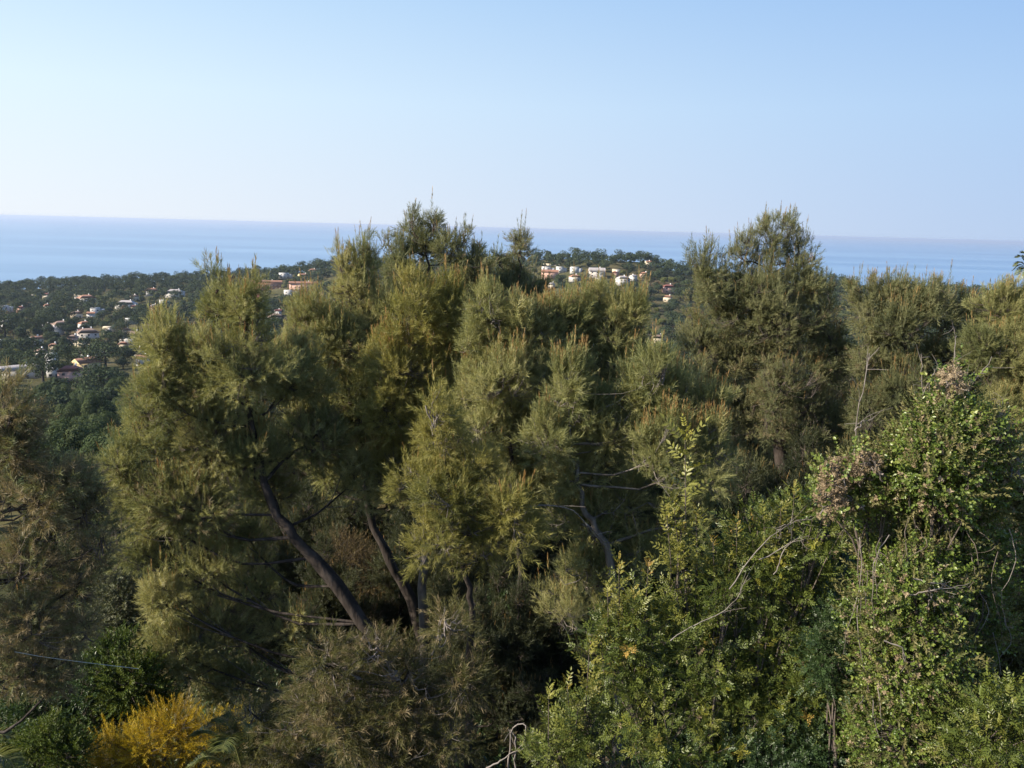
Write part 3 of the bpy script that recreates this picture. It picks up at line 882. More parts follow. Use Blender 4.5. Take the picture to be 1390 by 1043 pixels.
# mastic bush in front, its tall whip shoots as leafy sprays of its own crown
shrub("mastic_bush", "glossy mastic bush with upright yellow-tipped shoots at the bottom centre right", "bush", (960, 1200),
      [(800, 1000, 46, 50), (860, 930, 44, 60), (830, 880, 26, 36), (900, 1000, 60, 60), (960, 900, 56, 60), (930, 850, 34, 44), (1000, 970, 70, 70),
       (1060, 880, 66, 70), (1000, 800, 46, 46), (1080, 790, 54, 54), (1040, 730, 34, 34), (1110, 960, 60, 70), (760, 1030, 34, 40),
       (1120, 720, 40, 44), (870, 860, 30, 40), (1000, 1060, 120, 40), (850, 850, 16, 34, 0, .6), (985, 790, 20, 30, 0, .6), (930, 790, 20, 30, 0, .5)],
      6.6, M['lentisk'], PINN, sl=.25, dens=50, seed=41, upw=.75, lump=.85, tw=.4,
      whips=[(930, 740, 595), (945, 780, 700), (915, 770, 690), (925, 800, 720), (1078, 740, 668), (1000, 790, 712), (1035, 770, 700), (840, 850, 768), (825, 880, 800), (905, 780, 700), (968, 800, 735), (880, 850, 770), (745, 1030, 945), (770, 1000, 930), (800, 960, 880), (860, 900, 810), (920, 830, 750), (1060, 760, 690), (815, 930, 860), (785, 1010, 955), (990, 820, 760)],
      extra=((M['young'], PINN, .17, .10, .05), (M['seed'], HEAD, .03, .12, .04)))
# ivy-smothered tree
shrub("ivy_covered_tree", "tree smothered in bright ivy with a leafy dome on top at the right", "tree", (1270, 1250),
      [(1285, 535, 14, 24), (1290, 580, 36, 34), (1250, 625, 50, 46), (1310, 620, 50, 52), (1200, 660, 44, 34), (1280, 690, 66, 46), (1340, 650, 28, 50), (1270, 640, 60, 50, -.3), (1300, 600, 60, 50, -.25), (1240, 800, 60, 60, -.4), (1240, 900, 64, 70, -.4), (1230, 1000, 70, 60, -.4),
       (1150, 670, 38, 36), (1220, 760, 52, 46), (1280, 770, 50, 60), (1190, 830, 40, 50), (1250, 860, 60, 60), (1310, 850, 50, 66), (1210, 940, 56, 60),
       (1290, 960, 66, 66), (1240, 1040, 90, 50), (1330, 760, 40, 50), (1170, 1000, 40, 60)],
      6.0, M['ivy'], IVYT, sl=.15, dens=250, seed=43, upw=.2, shell=3.2, lump=.35,
      extra=((M['seed'], HEAD, .03, .30, .06), (M['olive_leaf'], SMALL, .17, .2, .05)), hangers=[(1165, 1380, 700, 960)] * 60)
shrub("dried_clematis", "mat of dried pinkish seed heads clinging to the left shoulder of the ivy tree", "climber", (1240, 700),
      [(1140, 645, 34, 28), (1128, 680, 28, 28), (1175, 628, 26, 18), (1290, 520, 22, 24), (1345, 600, 26, 40), (1365, 625, 14, 34)],
      5.8, M['seed'], HEAD, sl=.034, dens=250, seed=45, wood='twig_grey', extra=((M['ivy'], IVYT, .16, .16, .0),), tw=.12, aloft=True)
shrub("olive_green_bush", "yellowish olive-green bush cut off by the right edge beside the ivy tree", "bush", (1400, 1250),
      [(1370, 700, 34, 50), (1385, 800, 44, 60), (1360, 880, 36, 60), (1395, 930, 50, 60), (1350, 960, 40, 60), (1400, 680, 30, 40), (1410, 1020, 50, 50)],
      6.6, M['olive_leaf'], SMALL, sl=.22, dens=130, seed=47)
shrub("grey_leaved_bush", "silvery grey-green bush peeping out above the olive-green bush", "bush", (1385, 1250),
      [(1375, 665, 22, 26), (1390, 640, 18, 24), (1360, 690, 16, 20)], 7.4, M['grey_leaf'], SMALL, sl=.2, dens=120, seed=49)
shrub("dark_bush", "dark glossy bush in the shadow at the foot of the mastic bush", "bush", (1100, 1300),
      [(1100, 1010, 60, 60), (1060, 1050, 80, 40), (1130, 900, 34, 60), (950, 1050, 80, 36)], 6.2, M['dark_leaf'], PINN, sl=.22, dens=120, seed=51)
shrub("feathery_shrub", "feathery shrub with long ferny leaves in the bottom right corner", "shrub", (1370, 1200),
      [(1360, 1010, 36, 34), (1385, 990, 30, 30), (1340, 1040, 40, 24)], 5.0, M['lentisk'], PINN, sl=.26, dens=110, seed=53)

bare_twigs("dead_sapling", "tall bare curving stem rising beside the ivy tree", "dead stem", [[(1158, 640), (1160, 590), (1166, 540), (1176, 490), (1192, 466)], [(1160, 585), (1170, 568), (1182, 560)]], 6.3, .006, seed=1, side=7)
bare_twigs("bare_twigs", "tangle of thin bare twigs sticking up from the ivy tree top", "dead twigs",
           [[(1285, 540), (1292, 490), (1296, 450), (1290, 430)], [(1300, 560), (1325, 520), (1345, 490)], [(1250, 600), (1246, 560), (1262, 520), (1268, 500)],
            [(1310, 560), (1318, 530), (1322, 505)], [(1330, 570), (1340, 550), (1352, 545)], [(1255, 560), (1250, 510), (1252, 480)], [(1318, 575), (1350, 560), (1360, 548)]], 6.0, .005, seed=2, side=5)
bare_twigs("looping_vine", "bare vine stems looping out over the mastic bush", "dead vine",
           [[(990, 800), (1030, 745), (1070, 715), (1110, 700)], [(1050, 780), (1065, 740), (1100, 725)], [(1030, 760), (1080, 735), (1070, 712), (1060, 730)],
            [(910, 870), (945, 850), (990, 830), (1010, 790)], [(1190, 690), (1230, 688), (1300, 665)], [(1200, 700), (1210, 680), (1235, 668)]], 6.2, .005, seed=3, side=7)
bare_twigs("crossing_twigs", "pale dead twigs crossing on the front of the ivy tree", "dead twigs",
           [[(1235, 808), (1262, 798), (1310, 785)], [(1240, 786), (1270, 790), (1300, 800)], [(1262, 798), (1270, 815), (1272, 840)]], 5.3, .006, seed=4)
bare_twigs("dead_twig", "small hooked dead twig low on the front of the ivy tree", "dead twig", [[(1200, 870), (1220, 880), (1226, 900), (1240, 905)]], 5.3, .006, seed=14)
bare_twigs("dry_vine_bundle", "bundle of dry curled vine stems at the bottom edge left of the mastic bush", "dead vine",
           [[(690, 1045), (692, 1010), (700, 985), (715, 980), (716, 1000), (704, 1020)], [(660, 1043), (690, 1022), (720, 1012)], [(700, 1043), (698, 1000), (690, 990)]], 7.5, .010, seed=5)
bare_twigs("twiggy_dead_branch", "pale forked dead branch under the wide pine with forked stems", "dead branch",
           [[(700, 690), (760, 692), (800, 720), (830, 760)]], 11.2, .012, seed=6, side=7)

# ------------------------------------------------------------------ lower left garden
shrub("yellow_flowering_shrub", "bright golden-yellow shrub at the bottom left", "shrub", (215, 1130),
      [(200, 1014, 54, 28), (155, 1026, 40, 24), (250, 1002, 42, 26), (232, 985, 32, 20), (285, 1018, 40, 28), (300, 1000, 26, 20), (140, 1048, 30, 18), (210, 1052, 76, 26)],
      11.5, M['yellow_leaf'], FEATHER, sl=.34, dens=60, seed=61, upw=.6, extra=((M['green_leaf'], FEATHER, .24, .15, -.06), (M['olive_leaf'], FEATHER, .28, .12, .0)))
shrub("green_bush", "fresh green bush left of the golden-yellow shrub", "bush", (60, 1120), [(65, 1010, 36, 30), (40, 1030, 34, 24), (95, 1025, 30, 26)], 11.0, M['green_leaf'], SMALL, sl=.26, dens=90, seed=63)
shrub("olive_bush", "lime-tinged bush just above the golden-yellow shrub", "bush", (190, 1100), [(180, 930, 40, 40), (150, 890, 26, 26), (210, 960, 34, 30), (160, 960, 40, 34)], 13.0, M['green_leaf'], SMALL, sl=.3, dens=70, seed=65)
shrub("silvery_shrub", "silvery blue-grey shrub between the brownish pine and the leaning pine", "shrub", (165, 1050), [(165, 830, 28, 36), (180, 870, 26, 28), (150, 860, 28, 30), (160, 790, 24, 26)], 18.0, M['grey_leaf'], SMALL, sl=.36, dens=50, seed=67)
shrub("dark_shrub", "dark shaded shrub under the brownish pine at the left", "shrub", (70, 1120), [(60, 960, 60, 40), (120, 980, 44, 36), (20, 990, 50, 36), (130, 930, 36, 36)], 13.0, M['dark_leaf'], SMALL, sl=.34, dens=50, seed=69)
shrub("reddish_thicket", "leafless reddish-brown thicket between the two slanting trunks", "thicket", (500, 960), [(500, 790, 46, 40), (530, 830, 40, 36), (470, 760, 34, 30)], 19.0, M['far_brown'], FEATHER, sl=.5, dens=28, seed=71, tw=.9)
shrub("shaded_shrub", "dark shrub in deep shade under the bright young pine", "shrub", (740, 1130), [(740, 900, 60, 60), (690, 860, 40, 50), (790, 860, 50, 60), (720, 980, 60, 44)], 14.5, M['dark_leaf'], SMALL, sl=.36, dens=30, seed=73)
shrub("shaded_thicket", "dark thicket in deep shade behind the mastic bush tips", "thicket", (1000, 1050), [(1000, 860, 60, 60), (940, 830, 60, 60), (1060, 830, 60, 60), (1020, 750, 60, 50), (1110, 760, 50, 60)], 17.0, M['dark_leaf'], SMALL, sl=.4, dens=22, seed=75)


def palm(label, foot, Y, tips, crown_px, fan=False, group=None, seed=0, trunk_r=.12, nleaf=60, lw=.012, ll=.24):
    g = np.random.default_rng(seed)
    b = at(foot[0], foot[1], Y)
    b[2] = float(ground_z(b[0], b[1])) - .05
    root = thing("palm_tree", label, "palm", b, group)
    cpt = at(crown_px[0], crown_px[1], Y)
    mb_ = MB()
    P = smooth_path([b, (b + cpt) / 2 + [.05, 0, 0], cpt], 14)
    tubes(mb_, P[None], (trunk_r * np.linspace(1.15, .9, 14))[None], M['bark'], 10)
    mb_.obj("trunk", root, True)
    for tip in tips:
        f = MB()
        e = at(tip[0], tip[1], Y + (tip[2] if len(tip) > 2 else 0))
        ln = np.linalg.norm(e - cpt)
        mid = cpt * .45 + e * .55 + np.array([0, 0, ln * (tip[3] if len(tip) > 3 else .32)])
        R = smooth_path([cpt, mid, e], 20)
        tubes(f, R[None], np.linspace(.018, .004, 20)[None] * (ln / 1.2), M['palm'], 4, .9)
        s = np.linspace(3, 18.9, nleaf)
        i_ = s.astype(int)
        pb = R[i_] + (R[np.minimum(i_ + 1, 19)] - R[i_]) * (s - i_)[:, None]
        t = nrm(R[np.minimum(i_ + 1, 19)] - R[i_])
        V = []
        Fc = []
        for sg in (-1, 1):
            sdv = nrm(np.cross(t, np.array([0, 0, 1.0]))) * sg
            dl = nrm(t * .9 + sdv + np.array([0, 0, .35]) + g.normal(size=(nleaf, 3)) * .08)
            lg = ll * ln * np.sin(np.linspace(.5, 2.9, nleaf))[:, None]
            wv = nrm(np.cross(dl, np.cross(t, sdv))) * lw * ln * .5
            dr = np.array([0, 0, -.18]) * lg
            k = len(V) * 0
            q_ = np.stack([pb - wv * .4, pb + wv * .4, pb + dl * lg * .5 + wv, pb + dl * lg + dr, pb + dl * lg * .5 - wv], 1).reshape(-1, 3)
            f.add(q_, (np.arange(nleaf) * 5)[:, None] + np.array([0, 1, 2, 3, 4]), M['palm'], np.repeat(np.clip(.5 + g.normal(size=nleaf) * .2, 0, 1), 5))
        f.obj("frond", root)
    return root


palm("palm with arching grey-green fronds beside the golden-yellow shrub", (320, 1200), 10.0,
     [(255, 1040, 0), (262, 995, .3), (295, 975, .4), (340, 985, .2), (370, 1010, 0), (380, 1060, -.2), (300, 1020, -.8), (250, 1080, -.4)], (335, 1065), seed=1)
palm("palm whose fronds just enter the bottom left corner", (-60, 1200), 10.0,
     [(30, 1035, 0), (20, 1000, .2), (38, 1060, -.3), (-40, 980, .2), (-110, 1000, 0), (-120, 1050, 0)], (-45, 1050), seed=2)
palm("distant tall palm poking up at the right edge above the pines", (1396, 800), 46.0,
     [(1376, 362), (1380, 350), (1388, 344), (1400, 345), (1412, 352), (1416, 364), (1378, 374), (1384, 380, -.3), (1410, 376), (1394, 384, .3), (1374, 368, .5), (1400, 382, -.5)], (1395, 364), seed=3, trunk_r=.16, nleaf=22, lw=.05, ll=.4)

mb = MB()
tubes(mb, smooth_path([at(20, 885, 9.2), at(60, 892, 9.35), at(120, 900, 9.6), at(188, 908, 9.9)], 30)[None], np.full((1, 30), .0035), M['cable'], 6)
tag(mb.obj("cable"), "pale thin cable sagging across the brownish pine at the lower left", "cable")

# ------------------------------------------------------------------ trees further off
def blob_crown(mb_, cen, rx, ry, rz, n, size, m, g, tint0=.5, nl=9):
    """leaf-sized faces spread through a lumpy crown of several domes"""
    d = nrm(g.normal(size=(nl, 3)) + [0, 0, .15])
    lc = d * np.array([rx, ry, rz]) * g.uniform(.35, .68, (nl, 1))
    lr = g.uniform(.36, .55, nl)
    k = g.integers(0, nl, n)
    dd_ = nrm(g.normal(size=(n, 3)) + [0, 0, .25])
    pos = cen + lc[k] + dd_ * np.array([rx, ry, rz]) * (lr[k] * (1 - .4 * g.random(n) ** 2))[:, None]
    nv = nrm(dd_ + g.normal(size=(n, 3)) * .38)
    a = nrm(np.cross(nv, g.normal(size=(n, 3))))
    b_ = np.cross(nv, a)
    s = size * g.uniform(.6, 1.3, n)[:, None]
    q_ = np.stack([pos - a * s * .5, pos + b_ * s * .32, pos + a * s * .6 + nv * s * .15, pos - b_ * s * .34], 1).reshape(-1, 3)
    tint = np.clip(tint0 + (g.random(nl)[k] - .5) * .35 + g.normal(size=n) * .13, 0, 1)
    mb_.add(q_, (np.arange(n) * 4)[:, None] + np.arange(4), m, np.repeat(tint, 4))


def far_tree(name, label, cat, h, rx, rz, n, size, m, g, group, trunk=True):
    root = thing(name, label, cat, (0, 0, 0), group)
    t = MB()
    zt = h - rz * 1.1
    P = smooth_path([[0, 0, -1.5], [g.uniform(-.3, .3), g.uniform(-.3, .3), zt * .6], [0, 0, h - rz * .8]], 8)
    tubes(t, P[None], (np.linspace(1.2, .5, 8) * .035 * h)[None], M['bark'], 6)
    for _ in range(4):
        e = np.array([g.uniform(-.6, .6) * rx, g.uniform(-.6, .6) * rx, h - rz * .9])
        tubes(t, smooth_path([P[5], (P[5] + e) / 2, e], 5)[None], np.linspace(.014, .006, 5)[None] * h, M['bark'], 4)
    t.obj("trunk", root)
    cm = MB()
    blob_crown(cm, np.array([0, 0, h - rz]), rx, rx, rz, n, size, m, g, .5, 15 if size < .3 else 6)
    cm.obj("crown", root)
    return root


g = np.random.default_rng(77)
MID = [far_tree("valley_pine", "bushy mid-green pine on the slope in front of the red-roofed houses", "pine tree", hh, rx_, rz_, 11000, .22, M['mid_leaf'], g,
                "bushy pines on the near slope at the left") for hh, rx_, rz_ in ((8.5, 3.0, 3.1), (7.5, 2.7, 2.6), (9.5, 2.8, 3.9))]
FAR = [far_tree("round_pine", "dark round-headed pine in the woods around the villas", "pine tree", hh, rx_, rz_, 1500, .62, mm, g,
                "dark round pines in the woods around the villas") for hh, rx_, rz_, mm in
       ((10, 6.4, 4.4, M['far_leaf']), (9, 5.6, 4.0, M['far_leaf']), (11, 7.2, 4.6, M['far_leaf']), (8, 4.4, 3.8, M['far_leaf']))]
LGT = [far_tree("garden_tree", "lighter olive-green garden tree among the villas", "tree", hh, rx_, rz_, 1200, .55, mm, g,
                "lighter garden trees among the villas") for hh, rx_, rz_, mm in
       ((6, 3.4, 2.6, M['far_light']), (5, 2.8, 2.2, M['far_light']))]
BRN = [far_tree("bare_brown_tree", "brownish bare-looking tree among the villas", "tree", 5.5, 3.0, 2.4, 1000, .5, M['far_brown'], g, "brownish trees among the villas")]
used = set()


def put(proto, x, y, rz, s):
    z = float(ground_z(x, y))
    if proto.name not in used:
        used.add(proto.name)
        proto.location, proto.rotation_euler, proto.scale = (x, y, z), (0, 0, rz), (s, s, s)
        return proto
    return dup(proto, (x, y, z), rz, s)



# villas: (x, y of the wall foot, width px, kind, walls, roof, turn, label)
HS = [
    (28, 514, 52, 'long', 'white', 'grey', .25, "long white house with a grey-purple roof at the far left edge"),
    (97, 518, 34, 'hip', 'pink', 'red', -.2, "pink house with a dark red roof in front of the yellow gabled house"),
    (118, 506, 34, 'gable', 'yellow', 'terra', .5, "yellow house with a sunlit gable behind the dark red roof"),
    (8, 424, 20, 'flat', 'white', 'grey', .2, "white block house at the left edge below the wooded crest"),
    (66, 410, 16, 'flat', 'cream', 'grey', .1, "low pale flat-roofed house alone under the wooded crest"),
    (118, 412, 24, 'hip', 'white', 'terra', .3, "white villa with a terracotta roof right of the long garden wall"),
    (133, 427, 22, 'flat', 'white', 'grey', 0, "flat white house stepped in front of the terracotta-roofed villa"),
    (172, 420, 30, 'hip', 'white', 'grey', -.4, "large white villa with a pale roof left of the leaning pine"),
    (178, 440, 18, 'flat', 'white', 'grey', .2, "small bright white cube house below the large white villa"),
    (115, 446, 16, 'hip', 'white', 'terra', .5, "small white house with an orange-brown roof in the middle of the valley"),
    (120, 462, 30, 'hip', 'grey', 'brown', .1, "broad dim house with a brown roof in the middle of the valley"),
    (180, 466, 34, 'hip', 'white', 'brown', -.3, "wide white house with a mottled brown roof beside the leaning pine"),
    (50, 468, 16, 'gable', 'white', 'terra', .4, "small gabled house with an orange roof deep among the dark pines"),
    (145, 482, 16, 'gable', 'cream', 'brown', .4, "little cream house with a brown gable roof above the pine slope"),
    (84, 450, 24, 'hip', 'grey', 'brown', .3, "dim grey-walled house with a brown roof left of the broad dim house"),
    (10, 450, 16, 'flat', 'white', 'grey', .2, "white house at the left edge halfway up the wooded slope"),
    (224, 414, 16, 'flat', 'white', 'grey', .1, "small white house just below the broad villa with two roofs"),
    (148, 452, 16, 'flat', 'cream', 'grey', -.2, "pale cube house hidden between round pines in mid valley"),
    (104, 432, 16, 'hip', 'cream', 'brown', .2, "small cream house with a brown roof above the orange-brown roofed one"),
    (72, 512, 18, 'flat', 'white', 'grey', .1, "low white building between the long house and the dark red roof"),
    (206, 402, 22, 'hip', 'white', 'terra', .2, "white villa with an orange roof under the crest left of the tan pine tip"),
    (238, 404, 28, 'hip', 'white', 'grey', -.3, "broad white villa with two pale roofs next to the tan pine tips"),
    (308, 398, 20, 'flat', 'white', 'grey', .1, "white flat-roofed house between the twin tips of the leaning pine"),
    (352, 410, 24, 'block', 'red', 'terra', .1, "square brick-red house below the terracotta terrace"),
    (362, 393, 52, 'terrace', 'terra', 'terra', -.05, "long terracotta terrace building left of its paler neighbour"),
    (412, 395, 48, 'terrace', 'rose', 'terra', -.05, "long rose-brown terrace building at the right end of the row"),
    (395, 402, 24, 'flat', 'white', 'grey', 0, "white house just below the terrace row"),
    (413, 381, 18, 'gable', 'yellow', 'terra', .4, "yellow house with an orange roof on the crest above the terrace row"),
    (388, 378, 22, 'flat', 'white', 'grey', .1, "white block house on the crest above the terrace row"),
    (425, 372, 14, 'hip', 'cream', 'terra', .2, "small cream house high on the crest by the pines"),
    (375, 440, 26, 'hip', 'white', 'brown', .2, "white house half hidden right of the leaning pine"),
    (744, 371, 24, 'flat', 'white', 'grey', .0, "low white house at the left end of the hilltop row"),
    (762, 371, 18, 'flat', 'white', 'grey', .2, "white house second in the hilltop row"),
    (782, 371, 20, 'flat', 'white', 'grey', -.2, "white house third in the hilltop row"),
    (810, 376, 28, 'gable', 'grey', 'grey', .1, "greyish house with a light gabled roof at the right end of the hilltop row"),
    (746, 380, 30, 'terrace', 'rose', 'terra', 0, "long reddish building under the hilltop row"),
    (780, 382, 18, 'hip', 'white', 'terra', .4, "white house with a reddish roof below the hilltop row"),
    (836, 372, 14, 'flat', 'cream', 'grey', 0, "small cream house right of the grey gabled house"),
    (845, 387, 22, 'hip', 'white', 'grey', .5, "white house in a clearing lower on the wooded hill"),
    (859, 382, 10, 'gable', 'white', 'grey', .9, "narrow white house with a pointed roof on the wooded hill"),
    (880, 362, 10, 'gable', 'cream', 'terra', .4, "tiny cream house high on the right shoulder of the hill"),
    (907, 398, 20, 'hip', 'pink', 'red', .3, "salmon pink villa on the right flank of the wooded hill"),
    (906, 410, 14, 'hip', 'cream', 'terra', -.2, "cream house just below the salmon pink villa"),
    (893, 466, 20, 'hip', 'cream', 'brown', .1, "house with a grey-brown roof in the valley beside the big pine"),
    (912, 500, 12, 'flat', 'white', 'grey', .3, "small bright white house low in the valley gap"),
    (932, 506, 20, 'hip', 'cream', 'terra', -.3, "pale house with an orange roof beside the small bright white one"),
]
HM = {k: solid_mat("plaster_" + k, [tuple(np.array(v) * .88), v], .8, .85) for k, v in dict(white=(.50, .485, .465), cream=(.56, .48, .36), yellow=(.66, .50, .27), pink=(.55, .34, .29),
      red=(.36, .13, .10), grey=(.45, .41, .38), terra=(.42, .22, .14), rose=(.45, .28, .22)).items()}
HR = {k: solid_mat("roof_" + k, [tuple(np.array(v) * .7), v], 3, .85) for k, v in dict(grey=(.42, .38, .37), red=(.22, .085, .07), terra=(.34, .175, .115), brown=(.26, .18, .14)).items()}
GL = solid_mat("dark_window_glass", [(.02, .025, .03), (.04, .045, .05)], 1, .15, spec=.6)
TRIM = solid_mat("white_trim", [(.7, .68, .65), (.8, .78, .75)], 2, .8)


def boxv(x0, x1, y0, y1, z0, z1):
    v = [(x, y, z) for z in (z0, z1) for y in (y0, y1) for x in (x0, x1)]
    f = [(0, 2, 3, 1), (4, 5, 7, 6), (0, 1, 5, 4), (2, 6, 7, 3), (0, 4, 6, 2), (1, 3, 7, 5)]
    return v, f


def hobj(name, boxes, m, parent, T=None):
    b = MB()
    for bx in boxes:
        v, f = boxv(*bx)
        b.add(v, f, m)
    o = b.obj(name)
    o.parent = parent
    return o


house_xy = []


def house(x, y, wpx, kind, wall, roof, turn, label):
    p = hit(x, y)
    d = math.hypot(p[0], p[1])
    w = max(6.0, min(40.0, .74 * wpx * d / F))
    az_ = math.atan2(p[0], p[1])
    dep = {'terrace': 9, 'long': 9}.get(kind, max(6, min(w * .75, 12)))
    ht = {'flat': 6.2, 'terrace': 8.5, 'long': 5.0, 'block': 8.5}.get(kind, 6.0) * (.75 if w < 11 else 1)
    names = {'terrace': 'apartment_terrace'}
    root = thing(names.get(kind, 'villa'), label, "house", (p[0], p[1], float(ground_z(p[0], p[1])) - 1.0), "villas in the valley and on the hills")
    root.rotation_euler = (0, 0, -az_ + turn)
    house_xy.append((p[0], p[1], max(w, dep) * .5))
    w2, d2 = w / 2, dep / 2
    ht += 1.0
    if kind == 'flat' and w > 9:
        hobj("wall", [(-w2, w2 * .35, -d2, d2, 0, ht), (w2 * .35, w2, -d2 * .7, d2, 0, ht - 1.1)], HM[wall], root)
        r_ = hobj("roof", [(-w2 - .1, w2 * .35 + .1, -d2 - .1, d2 + .1, ht, ht + .35)], HM[wall], root)
    elif kind in ('flat', 'block'):
        hobj("wall", [(-w2, w2, -d2, d2, 0, ht)], HM[wall], root)
        r_ = hobj("roof", [(-w2 - .12, w2 + .12, -d2 - .12, d2 + .12, ht, ht + .4)], HM[wall] if kind == 'flat' else HR[roof], root)
    else:
        hobj("wall", [(-w2, w2, -d2, d2, 0, ht)], HM[wall], root)
        rh = dep * .3
        o_ = .5
        b = MB()
        ins = 0 if kind in ('gable', 'long', 'terrace') else d2 * .9
        X0, X1, Y0, Y1 = -w2 - o_, w2 + o_, -d2 - o_, d2 + o_
        v = [(X0, Y0, ht), (X1, Y0, ht), (X1, Y1, ht), (X0, Y1, ht), (X0 + ins, 0, ht + rh), (X1 - ins, 0, ht + rh)]
        b.add(v, [(0, 1, 5, 4), (2, 3, 4, 5), (3, 2, 1, 0)], HR[roof])
        b.add(v, [(0, 4, 3), (1, 2, 5)], HR[roof] if ins else HM[wall])
        r_ = b.obj("roof")
        r_.parent = root
        hobj("chimney", [(w2 * .35, w2 * .35 + .8, d2 * .3, d2 * .3 + .8, ht + rh * .4, ht + rh + .9)], TRIM, r_)
    storeys = [(1.0 + .9, 1.3)] if ht < 6 else [(1.9, 1.3), (4.9, 1.3)]
    n = max(2, int(w / 4.2))
    for (z0, hh) in storeys:
        for k_ in range(n):
            cx = -w2 + (k_ + .5) * w / n
            if kind == 'flat' and w > 9 and cx > w2 * .3:
                continue
            if k_ == n // 2 and z0 < 2:
                hobj("door", [(cx - .6, cx + .6, -d2 - .03, -d2 + .1, .8, 3.2)], GL, root)
            else:
                hobj("window", [(cx - .75, cx + .75, -d2 - .03, -d2 + .1, z0, z0 + hh)], GL, root)
        hobj("window", [(-w2 - .03, -w2 + .1, -.7, .7, z0, z0 + hh)], GL, root)
    return root


for h_ in HS:
    house(*h_)

g = np.random.default_rng(99)
for k_ in range(84):
    x_, y_ = (g.uniform(0, 250), g.uniform(396, 500)) if k_ < 62 else ((g.uniform(740, 905), g.uniform(366, 400)) if k_ < 74 else (g.uniform(340, 440), g.uniform(385, 440)))
    p_ = hit(x_, y_)
    if house_xy and min(math.hypot(p_[0] - q_[0], p_[1] - q_[1]) for q_ in house_xy) < 15:
        continue
    h_ = house(x_, y_, g.uniform(7, 13), ['flat', 'hip', 'gable', 'hip'][k_ % 4], ['white', 'cream', 'white', 'rose', 'white', 'grey'][k_ % 6], ['terra', 'brown', 'grey', 'terra', 'red'][k_ % 5],
               g.uniform(-.6, .6), "tiny pale house half hidden among the trees between the larger villas")
    h_["group"] = "tiny houses half hidden among the trees"

for k_, (x0, y0, x1, y1, lb) in enumerate([(85, 399, 120, 407, "long sandy retaining wall under the wooded crest"), (735, 361, 760, 361, "pale retaining wall above the hilltop row of white houses"),
                                           (95, 470, 130, 471, "low sunlit garden wall in the middle of the valley")]):
    a, b = hit(x0, y0), hit(x1, y1)
    n_ = 12
    m_ = MB()
    P = np.array([a * (1 - t) + b * t for t in np.linspace(0, 1, n_)])
    zz = ground_z(P[:, 0], P[:, 1])
    nv = nrm(np.array([P[-1, 1] - P[0, 1], -(P[-1, 0] - P[0, 0]), 0])) * .25
    V, Q = [], []
    for i_ in range(n_):
        for s_ in (-1, 1):
            V += [P[i_] * [1, 1, 0] + nv * s_ + [0, 0, zz[i_] - 1], P[i_] * [1, 1, 0] + nv * s_ + [0, 0, zz[i_] + 2.0]]
    for i_ in range(n_ - 1):
        b0, b1 = i_ * 4, i_ * 4 + 4
        Q += [(b0, b1, b1 + 1, b0 + 1), (b0 + 2, b0 + 3, b1 + 3, b1 + 2), (b0 + 1, b1 + 1, b1 + 3, b0 + 3)]
    Q += [(0, 1, 3, 2), (4 * n_ - 4, 4 * n_ - 2, 4 * n_ - 1, 4 * n_ - 3)]
    m_.add(V, Q, HM['cream'])
    tag(m_.obj("retaining_wall"), lb, "wall")

HXY = np.array(house_xy)


def clear(x, y, rad, front=None):
    """no tree on a house, nor right in front of one"""
    d = math.hypot(x, y)
    ux, uy = x / d, y / d
    rel = HXY[:, :2] - [x, y]
    along = rel[:, 0] * ux + rel[:, 1] * uy
    across = np.abs(rel[:, 0] * uy - rel[:, 1] * ux)
    front = front or (80 if d < 620 else 30 + .012 * d)
    return not np.any((along > -HXY[:, 2] - rad * .6) & (along < front) & (across < HXY[:, 2] * .9 + rad * .35))


# bushy pines on the near slope at the left and in the valley gap
for (x, y, d_, k_, s_) in [(20, 545, 120, 0, 1), (60, 540, 128, 1, 1.1), (100, 545, 125, 0, 1.1), (140, 540, 130, 2, 1), (40, 585, 105, 2, 1), (85, 580, 108, 1, 1.1), (120, 590, 100, 0, 1),
                           (150, 580, 110, 1, 1), (70, 620, 90, 0, 1), (110, 640, 85, 2, .9), (140, 625, 92, 1, 1), (0, 575, 112, 1, 1), (170, 545, 135, 0, 1.1), (-30, 560, 118, 2, 1), (200, 560, 130, 1, 1),
                           (150, 680, 75, 0, .9), (100, 690, 72, 1, .9), (60, 670, 78, 2, .9), (30, 640, 85, 0, 1), (170, 640, 85, 2, 1), (130, 740, 60, 1, .8), (165, 760, 55, 0, .8), (895, 500, 160, 0, 1.1),
                           (925, 520, 150, 1, 1.1), (870, 500, 170, 2, 1.1), (950, 500, 165, 1, 1.1), (905, 530, 140, 2, 1), (45, 560, 122, 1, 1.1), (80, 555, 122, 2, 1), (125, 565, 116, 1, 1.1), (160, 565, 118, 2, 1.1), (20, 600, 100, 1, 1), (60, 600, 98, 0, 1.1), (100, 610, 94, 1, 1.1), (140, 605, 96, 2, 1), (165, 610, 94, 0, 1), (90, 575, 112, 0, 1), (30, 520, 150, 2, 1.1), (70, 525, 145, 0, 1.1), (130, 520, 150, 1, 1.1), (165, 520, 150, 2, 1.1), (110, 525, 160, 0, 1.1)]:
    p = at(x, y, d_)
    put(MID[k_], p[0], p[1], g.uniform(0, 6), s_)
for d_ in np.arange(105, 400, 12.0):
    for a_ in np.arange(-.68, -.30, 12.5 / d_):
        aa, dj = a_ + g.uniform(-.35, .35) * 12.5 / d_, d_ + g.uniform(-4, 4)
        x, y = dj * math.sin(aa), dj * math.cos(aa)
        if clear(x, y, 5, 95) and g.random() < .93:
            put(MID[g.integers(0, 3)], x, y, g.uniform(0, 6), g.uniform(1.1, 1.6))
